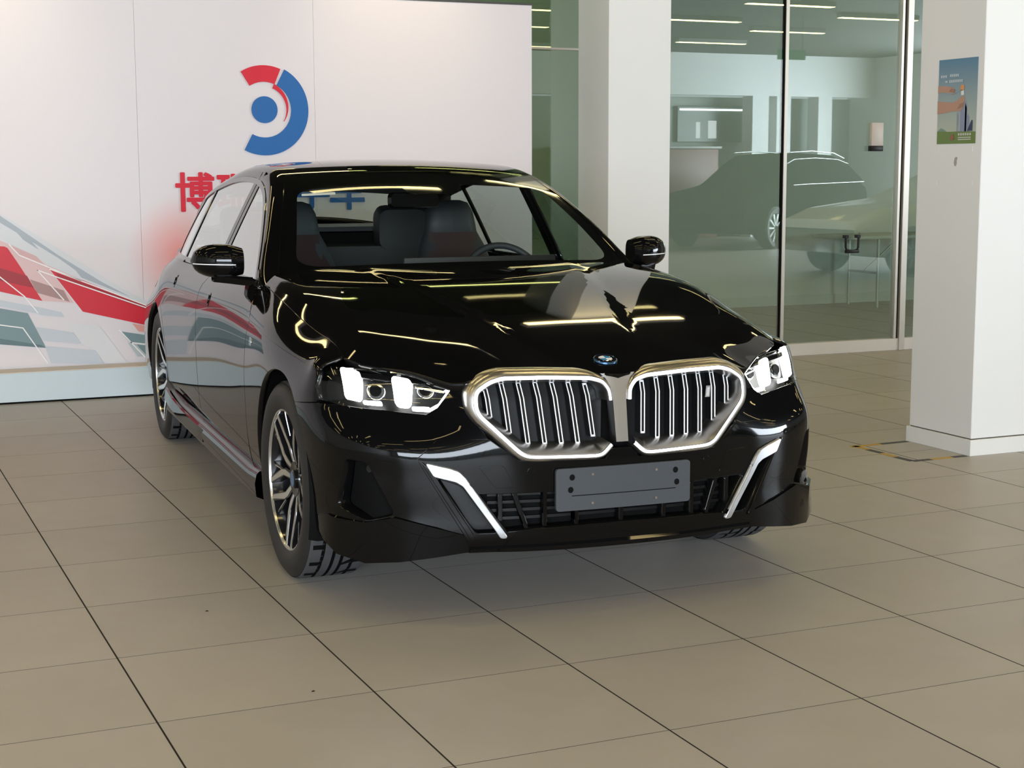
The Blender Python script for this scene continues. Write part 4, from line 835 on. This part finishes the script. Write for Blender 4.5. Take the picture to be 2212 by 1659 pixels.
# --- underside and cabin
boxo('underbody', (-4.0, -.58, .20), (.55, .58, .26), DARK, car); boxo('underbody', (-2.66, -.86, .205), (-.42, .86, .26), DARK, car)
boxo('engine_block', (-.55, -.56, .26), (.62, .56, .72), DARK, car); boxo('boot_block', (-4.0, -.55, .26), (-3.0, .55, .82), DARK, car); boxo('rear_bulkhead', (-3.70, -.57, .82), (-3.24, .57, 1.09), DARK, car)
boxo('cabin_floor', (-3.0, -.85, .26), (-.55, .85, .36), INT, car)
def loft_box(name, secs, m, parent, sharp=50):
    """secs: list of (x, y0, y1, z0, z1, r) rounded rectangles joined along x"""
    rings = []
    for x, y0, y1, z0, z1, r in secs:
        q = rnd([(y0, z0), (y1, z0), (y1, z1), (y0, z1)], r, 5); rings.append([(x, a, b) for a, b in q])
    n = len(rings[0]); V = [p for r in rings for p in r]; bm = bmesh.new(); vs = [bm.verts.new(v) for v in V]
    for i in range(len(rings) - 1):
        for k in range(n): bm.faces.new([vs[j] for j in (i * n + k, i * n + (k + 1) % n, (i + 1) * n + (k + 1) % n, (i + 1) * n + k)])
    bm.faces.new(vs[:n]); bm.faces.new(vs[-n:]); return bm_obj(name, bm, m, parent, sharp=sharp)
loft_box('dashboard', [(-.66, -.72, .72, .70, .93, .03), (-.85, -.76, .76, .62, .985, .05), (-1.02, -.77, .77, .60, .985, .06), (-1.10, -.76, .76, .62, .95, .06)], INT, car)
boxo('curved_display', (-1.085, -.15, .965), (-1.07, .55, 1.065), INT, car, .004, 2)
sw = Matrix.Translation((-1.24, .37, .93)) @ Matrix.Rotation(math.radians(65), 4, 'Y')
st = tube('steering_wheel', [(.185 * math.cos(a), .185 * math.sin(a), 0) for a in np.linspace(0, 2 * math.pi, 40, endpoint=False)], .015, INT2, car, closed=True); place(st, sw)
boxo('steering_hub', (-.05, -.07, -.03), (.05, .07, .01), INT2, st, .015, 3); boxo('steering_spoke', (-.02, -.18, -.012), (.015, .18, .004), INT2, st, .005, 2)
for y in (-.405, .405):
    s = loft_box('front_seat', [(-1.45, y - .25, y + .25, .42, .54, .04), (-1.70, y - .26, y + .26, .42, .55, .05), (-1.95, y - .26, y + .26, .40, .56, .05)], INT2, car)
    rings = []
    for z, w, x, d in ((.50, .24, -1.93, .09), (.75, .235, -2.00, .085), (.95, .21, -2.07, .07), (1.06, .175, -2.11, .06), (1.13, .14, -2.13, .05), (1.17, .135, -2.14, .055), (1.23, .125, -2.15, .055), (1.275, .10, -2.155, .04), (1.288, .06, -2.155, .02)):
        rings.append([(x + d * math.cos(a) * (1 if abs(math.cos(a)) > 0 else 1), y + w * math.copysign(abs(math.sin(a)) ** .6, math.sin(a)), z) for a in np.linspace(0, 2 * math.pi, 24, endpoint=False)])
    strips('seat_back', [r + [r[0]] for r in rings], INT2 if y < 0 else INT, s, sharp=60)
    strips('seat_front_panel', [[(r[0][0] + .006 - .02 * (abs(t) > .5), y + t * .30 * (1 if k < 3 else .7), r[0][2]) for t in np.linspace(-.6, .6, 5)] for k, r in enumerate(rings[:5])], INTR, s)
loft_box('rear_bench', [(-2.55, -.66, .66, .42, .56, .05), (-3.0, -.66, .66, .40, .58, .05), (-3.05, -.66, .66, .5, 1.02, .05), (-3.22, -.64, .64, .6, 1.04, .05)], INT, car)
for y in (-.43, .43): loft_box('rear_headrest', [(-3.04, y - .14, y + .14, 1.0, 1.22, .06), (-3.09, y - .155, y + .155, 1.0, 1.245, .06), (-3.17, y - .14, y + .14, 1.0, 1.23, .06)], INT, car)
boxo('parcel_shelf', (-3.72, -.58, 1.10), (-3.18, .58, 1.125), INT, car)
loft_box('rear_view_mirror', [(-1.395, -.11, .11, 1.275, 1.335, .02), (-1.425, -.12, .12, 1.27, 1.34, .025)], GLOSSB, car)
loft_box('camera_pod', [(-1.36, -.10, .10, 1.355, 1.40, .02), (-1.47, -.13, .13, 1.37, 1.42, .02)], GLOSSB, car)
for y in (-.36, .36): loft_box('sun_visor', [(-1.44, y - .19, y + .19, 1.375, 1.392, .008), (-1.57, y - .19, y + .19, 1.385, 1.402, .008)], HEADL, car)
# ================================================================ smaller things
# folding table behind the glass
tb = empty('folding_table', (9.25, 6.35, 0)); tag(tb, 'white folding table with metal legs behind the glass partition', 'table')
boxo('table_top', (-.35, -.10, .715), (1.55, .60, .75), mat('table_white', (.62, .64, .62), .5), tb, .008, 2)
LEG = mat('table_leg_metal', (.55, .56, .55), .35, .6)
for x in (.05, 1.25):
    for y in (.0, .50): tube('leg', [(x, y, 0), (x, y, .72)], .016, LEG, tb)
    tube('cross_brace', [(x, .0, .36), (x, .50, .36)], .012, LEG, tb); tube('cross_brace', [(x, .25, .36), (x + (.45 if x < 1 else -.45), .25, .71)], .010, LEG, tb)
# hazard tape on the floor beside the right column
tp = empty('floor_tape', (4.15, -.6, 0)); tag(tp, 'worn black and yellow hazard tape outline stuck on the floor by the column', 'tape')
TY_, TB = mat('tape_yellow', (.52, .33, .06), .6, noise=.2, nscale=40), mat('tape_dark', (.05, .052, .055), .6, noise=.2, nscale=40)
def tape(x0, y0, x1, y1, m):
    d = np.array([x1 - x0, y1 - y0]); d /= np.linalg.norm(d); n_ = np.array([-d[1], d[0]]) * .018
    V = [(x0 - 4.15 + s * n_[0], y0 + .6 + s * n_[1], z) for z in (.0003, .0012) for s in (-1, 1)] + [(x1 - 4.15 + s * n_[0], y1 + .6 + s * n_[1], z) for z in (.0003, .0012) for s in (-1, 1)]
    mesh('tape_piece', V, [(2, 3, 7, 6), (0, 2, 6, 4), (1, 5, 7, 3), (0, 1, 3, 2), (4, 6, 7, 5)], m, tp, smooth=False)
ys = [-.34, -.47, -.585, -.70, -.825]
for k, m in enumerate((TY_, TB, TY_, TB)): tape(4.150, ys[k], 4.155, ys[k + 1], m)
tape(4.155, -.828, 4.27, -.826, TB); tape(4.27, -.826, 4.40, -.823, TY_); tape(4.40, -.823, 4.49, -.822, TB)
tape(4.12, -.372, 4.20, -.368, TY_); tape(4.20, -.366, 4.31, -.360, TY_); tape(4.31, -.360, 4.49, -.354, TB)
# poster on the right column
XP = 4.51
po = empty('poster', (XP - .001, -.640, 1.56)); tag(po, 'blue sky poster with two hands taped on the right column', 'poster')
def sky_mat():
    m = mat('poster_sky', (.2, .35, .5), .35); nt = m.node_tree; b = nt.nodes['Principled BSDF']; tc = nt.nodes.new('ShaderNodeTexCoord'); sp = nt.nodes.new('ShaderNodeSeparateXYZ'); rp = nt.nodes.new('ShaderNodeValToRGB'); mr = nt.nodes.new('ShaderNodeMapRange'); mr.inputs['From Max'].default_value = .42
    rp.color_ramp.elements[0].color = (.40, .44, .36, 1); rp.color_ramp.elements[1].color = (.07, .19, .30, 1); rp.color_ramp.elements[0].position = .15; rp.color_ramp.elements[1].position = 1.0
    nt.links.new(tc.outputs['Object'], sp.inputs[0]); nt.links.new(sp.outputs['Z'], mr.inputs['Value']); nt.links.new(mr.outputs[0], rp.inputs[0]); nt.links.new(rp.outputs[0], b.inputs['Base Color']); return m
def pp(nm, poly, m, lay):
    """flat print on the poster: poly in (across from the left edge, up) metres; the left edge is the one deeper in the room"""
    V = [(-.0012 - .0004 * lay, .147 - a, b) for a, b in poly]; f = list(range(len(V)))
    n = (Vector(V[1]) - Vector(V[0])).cross(Vector(V[2]) - Vector(V[0]))
    me = bpy.data.meshes.new(nm); me.from_pydata(V, [], [f if parea(poly) > 0 else f[::-1]]); me.update(); return add_obj(nm, me, m, po)
boxo('sheet', (-.0012, -.147, 0), (.0005, .147, .420), sky_mat(), po)
SKIN = mat('print_skin', (.42, .24, .17), .4); SKIN2 = mat('print_skin_shade', (.30, .16, .11), .4)
pp('print_grass', [(0, 0), (.294, 0), (.294, .058), (.20, .062), (.10, .060), (0, .064)], mat('print_grass', (.13, .20, .05), .4), 1)
pp('print_hill', [(0, .062), (.03, .080), (.055, .072), (.075, .062)], mat('print_hill', (.16, .25, .20), .4), 2)
for a, w, h in ((.150, .006, .10), (.160, .004, .095), (.175, .02, .12), (.195, .03, .14), (.210, .012, .155), (.226, .018, .085)):
    pp('print_tower', [(a, .06), (a + w, .06), (a + w, .06 + h * .8), (a + w * .5, .06 + h), (a, .06 + h * .85)], mat('print_tower', (.22, .25, .36), .4), 3)
pp('print_dark_tower', [(.230, .062), (.270, .062), (.270, .112), (.262, .116)], mat('print_dark_blue', (.02, .03, .08), .4), 4)
pp('print_arm', [(0, .150), (.06, .155), (.13, .162), (.175, .160), (.195, .178), (.205, .205), (.205, .232), (.185, .235), (.165, .222), (.145, .212), (.12, .205), (.05, .210), (0, .215)], SKIN, 5)
pp('print_hand', [(.150, .170), (.195, .180), (.204, .205), (.170, .195)], SKIN2, 6)
pp('print_hand', [(0, .255), (.04, .258), (.08, .252), (.115, .242), (.13, .262), (.115, .280), (.06, .288), (0, .290)], SKIN, 5)
pp('print_finger', [(.085, .262), (.125, .250), (.132, .268), (.10, .276)], SKIN2, 6)
pp('print_tool', [(.06, .248), (.12, .246), (.185, .262), (.185, .266), (.12, .252), (.07, .256)], mat('print_steel', (.25, .28, .30), .4), 7)
pp('print_cap', [(.172, .262), (.198, .264), (.200, .285), (.186, .292), (.173, .284)], mat('print_orange', (.65, .28, .08), .4), 7)
pp('print_bottle', [(.178, .238), (.200, .240), (.198, .262), (.176, .260)], mat('print_pale', (.66, .68, .66), .4), 6)
for a, b, z, h in ((.02, .070, .330, .012), (.090, .160, .332, .013), (.055, .075, .304, .011), (.085, .190, .303, .014)):
    n = max(2, int((b - a) / .013))
    for i in range(n): pp('print_glyph', [(a + (b - a) * i / n, z), (a + (b - a) * (i + .78) / n, z), (a + (b - a) * (i + .78) / n, z + h), (a + (b - a) * i / n, z + h)], mat('print_caption', (.45, .52, .56), .4), 8)
pp('print_emblem', [(.105, .022), (.120, .016), (.135, .024), (.128, .046), (.112, .046)], mat('print_brown_red', (.28, .10, .06), .4), 8)
for i in range(6): pp('print_glyph', [(.165 + .017 * i, .040), (.177 + .017 * i, .040), (.177 + .017 * i, .052), (.165 + .017 * i, .052)], mat('print_caption2', (.50, .52, .44), .4), 8)
for z in (.018, .028): pp('print_glyph', [(.165, z), (.262, z), (.262, z + .005), (.165, z + .005)], mat('print_caption2', (.50, .52, .44), .4), 8)
pk = mesh('peeled_paint', [(XP - .0006, -.640 - a, 1.470 + b) for a, b in ((-.008, -.02), (.005, -.022), (.012, -.008), (.010, .006), (.016, .02), (.004, .026), (-.008, .018), (-.012, -.004))], [tuple(range(8))], mat('bare_plaster', (.36, .34, .31), .8, noise=.2, nscale=60), None, smooth=False)
tag(pk, 'small grey patch of peeled paint below the poster', 'paint mark')
for k, (a, z) in enumerate(((.135, 1.535), (-.125, 1.535), (.140, 1.365), (-.130, 1.365))):
    t = boxo('tape_scrap', (XP - .0010, -.64 + a - .002, z - .012), (XP - .0002, -.64 + a + .002, z + .012), mat('tape_scrap_white', (.76, .76, .74), .5))
    tag(t, ('upper' if z > 1.5 else 'lower') + (' rear' if a > 0 else ' front') + ' white scrap of old tape on the right column below the poster', 'tape scrap')
# hanging exit sign (it shows in the glass)
ex = empty('exit_sign', (13.15, -7.5, 3.10)); tag(ex, 'green exit sign hanging from the dark ceiling seen mirrored in the glass', 'sign')
boxo('sign_body', (-.25, -.02, 0), (.25, .02, .15), mat('exit_green', (.02, .16, .08), .4, emit=(.05, .5, .25), estr=.25), ex, .004, 1)
for x in (-.2, .2): tube('hanger', [(x, 0, .15), (x, 0, CZ - 3.10)], .005, SATB, ex)
# counter and window at the far side (they show in the glass)
co = empty('reception_counter', (15.6, -15.65, 0)); tag(co, 'long dark red reception counter at the far wall seen mirrored in the glass', 'counter')
boxo('counter_body', (-2.2, -.35, 0), (1.0, .35, 1.85), mat('counter_red', (.16, .022, .02), .4), co, .02, 2); boxo('counter_top', (-2.25, -.40, 1.85), (1.05, .40, 1.90), mat('counter_grey', (.3, .3, .3), .4), co, .01, 2)
wi = empty('far_window', (17.0, -16.05, 2.0)); tag(wi, 'wide window screen with bright upper tube on the far wall', 'glazing')
boxo('far_window_board', (-1.0, 0, 0), (.9, .05, .75), mat('far_window_dark', (.06, .075, .075), .3), wi, .01, 1); boxo('glow_strip', (-.95, .05, .66), (.85, .10, .70), emis('glow_strip_white', (.9, .97, 1.0), 5), wi)  # window made as a dark board, its bright items as glowing pieces
boxo('glow_card', (-.55, .05, .08), (-.45, .06, .42), emis('glow_card_white', (.9, .95, 1.0), 1.6), wi); boxo('glow_card', (-.25, .05, .08), (-.05, .06, .45), emis('glow_card_white', (.9, .95, 1.0), 1.6), wi)
# two cars standing across the showroom (they show mirrored in the glass)
def simple_car(name, loc, heading, paint, L, Wd, roofline, hoodz, beltz, wheel_r, rails, label):
    """car lofted from cross sections along its length; roofline: list of (x, roof z, half width at the roof)"""
    c = empty(name, loc, heading); tag(c, label, 'car'); n = 13
    rings = []; hw = Wd / 2
    for x, zr, wr_, zb in roofline:
        t = abs(x) / (L / 2); w = hw * (1 - .10 * t ** 4); zl = .24 + .10 * t ** 6
        pts = [(0, zl), (w * .80, zl), (w * .95, zl + .08), (w, zl + .30), (w * .995, zb - .12), (w * .96, zb - .02), (wr_ + (w * .94 - wr_) * .92, zb + .02 * (zr > zb + .1)), (wr_ + (w * .94 - wr_) * .45, zb + (zr - zb) * .55), (wr_, zr - .05 * (zr > zb + .1)), (wr_ * .85, zr - .012), (wr_ * .5, zr), (0, zr)]
        rings.append([(x, y, z) for y, z in pts] + [(x, -y, z) for y, z in pts[-2:0:-1]])
    m = len(rings[0]); V = [p for r in rings for p in r]; bm = bmesh.new(); vs = [bm.verts.new(v) for v in V]
    for i in range(len(rings) - 1):
        for k in range(m): bm.faces.new([vs[j] for j in (i * m + k, i * m + (k + 1) % m, (i + 1) * m + (k + 1) % m, (i + 1) * m + k)])
    bm.faces.new(vs[:m]); bm.faces.new(vs[-m:]); body = bm_obj('body', bm, paint, c, sharp=55)
    for s in (-1, 1):
        xs_ = [q for q in roofline if q[1] > q[3] + .25]
        top = [(q[0], s * (q[2] + (hw * .94 - q[2]) * .12 + .012), q[3] + (q[1] - q[3]) * .82) for q in xs_]; bot = [(q[0] + (.18 if i == 0 else (-.12 if i == len(xs_) - 1 else 0)), s * (q[2] + (hw * .94 - q[2]) * .90 + .012), q[3] + .05) for i, q in enumerate(xs_)]
        strips('side_glass', [bot, top], mat('privacy_glass', (.008, .010, .011), .4, spec=.0), c, sharp=40)
        tube('belt_chrome', [(p[0], p[1] * 1.004, p[2] - .015) for p in bot], .010, CHROME, c); tube('window_chrome', [(p[0], p[1], p[2] + .012) for p in top], .009, CHROME, c)
        tube('sill_chrome', [(L * .26, s * hw * .985, .40), (-L * .24, s * hw * .985, .40)], .010, CHROME, c)
        if rails: tube('roof_rail', [(q[0], s * q[2] * .94, q[1] + .035) for q in xs_[1:]], .014, CHROME, c)
        for x in (L * .302, -L * .29):
            w = lathe('wheel', [(wheel_r * .68, -.11), (wheel_r * .9, -.12), (wheel_r, -.09), (wheel_r, .09), (wheel_r * .9, .12), (wheel_r * .68, .11), (wheel_r * .66, .07), (0.001, .06)], RUBBER, c, n=40)
            w.location = (x, s * (hw - .10), wheel_r); w.rotation_euler = (0, 0, 0 if s > 0 else math.pi)
            for k in range(10):
                a0 = 36 * k; P_ = [(.05 * math.cos(math.radians(a0 - 14)), .05 * math.sin(math.radians(a0 - 14))), (.05 * math.cos(math.radians(a0 + 14)), .05 * math.sin(math.radians(a0 + 14))), (wheel_r * .67 * math.cos(math.radians(a0 + 4)), wheel_r * .67 * math.sin(math.radians(a0 + 4))), (wheel_r * .67 * math.cos(math.radians(a0 - 4)), wheel_r * .67 * math.sin(math.radians(a0 - 4)))]
                solid_poly('spoke', P_, lambda P, d: np.stack([P[:, 0], np.full(len(P), .105 + d), P[:, 1]], -1), .03, RIMS, w, step=.2)
        lamp = [(L * .47, s * hw * .60, beltz - .22), (L * .44, s * hw * .84, beltz - .20), (L * .44, s * hw * .84, beltz - .28), (L * .475, s * hw * .60, beltz - .30)]
        solid = mesh('headlight', lamp + [(p[0] + .02, p[1] * 1.01, p[2]) for p in lamp], [(4, 5, 6, 7), (0, 1, 5, 4), (1, 2, 6, 5), (2, 3, 7, 6), (3, 0, 4, 7)], mat('lamp_clear', (.5, .52, .55), .1), c, smooth=False)
        tl = [(-L * .485, s * hw * .45, beltz - .05), (-L * .455, s * hw * .90, beltz - .05), (-L * .455, s * hw * .90, beltz - .20), (-L * .485, s * hw * .45, beltz - .20)]
        mesh('tail_light', tl + [(p[0] - .025, p[1] * 1.01, p[2]) for p in tl], [(4, 5, 6, 7), (0, 1, 5, 4), (1, 2, 6, 5), (2, 3, 7, 6), (3, 0, 4, 7)], mat('tail_light_red', (.3, .008, .008), .1), c, smooth=False)
    return c
SUVL = [(2.55, .55, .60, .50), (2.50, .92, .70, .86), (2.2, 1.02, .74, .98), (1.5, 1.10, .74, 1.06), (1.15, 1.16, .72, 1.08), (.55, 1.60, .62, 1.10), (.25, 1.70, .62, 1.11), (-.6, 1.73, .62, 1.12), (-1.6, 1.70, .60, 1.13), (-2.15, 1.60, .56, 1.14), (-2.45, 1.15, .60, 1.08), (-2.55, .60, .70, .5)]
simple_car('suv', (15.85, -12.25, 0), math.radians(151), mat('suv_black_paint', (.007, .007, .008), .5, spec=.0), 5.1, 1.98, SUVL, 1.0, 1.1, .38, True, 'black suv with chrome window lines and roof rails seen mirrored in the glass')
SEDL = [(2.40, .50, .55, .45), (2.33, .76, .66, .70), (1.9, .90, .70, .86), (1.2, .98, .70, .94), (.85, 1.02, .68, .96), (.1, 1.38, .56, .97), (-.5, 1.43, .56, .98), (-1.2, 1.38, .55, .99), (-1.85, 1.08, .58, 1.0), (-2.3, 1.03, .62, .98), (-2.40, .55, .66, .5)]
simple_car('white_sedan', (13.9, -4.6, 0), math.radians(176), mat('white_car_paint', (.84, .85, .85), .1), 4.8, 1.85, SEDL, .9, .96, .34, False, 'white sedan standing across the showroom seen mirrored in the glass')
# bits of dirt on the floor
for k, (x, y) in enumerate(((.352, -2.03), (.44, -2.95), (3.30, -3.10))):
    t = mesh('floor_speck', [(x, y, .0012), (x + .012, y + .002, .0012), (x + .010, y + .007, .0012), (x + .002, y + .006, .0012), (x + .006, y + .003, .004)], [(0, 1, 4), (1, 2, 4), (2, 3, 4), (3, 0, 4)], DARK)
    tag(t, ('small dark speck of dirt on the floor tiles left of the front wheel', 'tiny dark speck of dirt on the floor tiles at lower left', 'tiny dark speck of dirt on the floor tiles at lower right')[k], 'dirt')
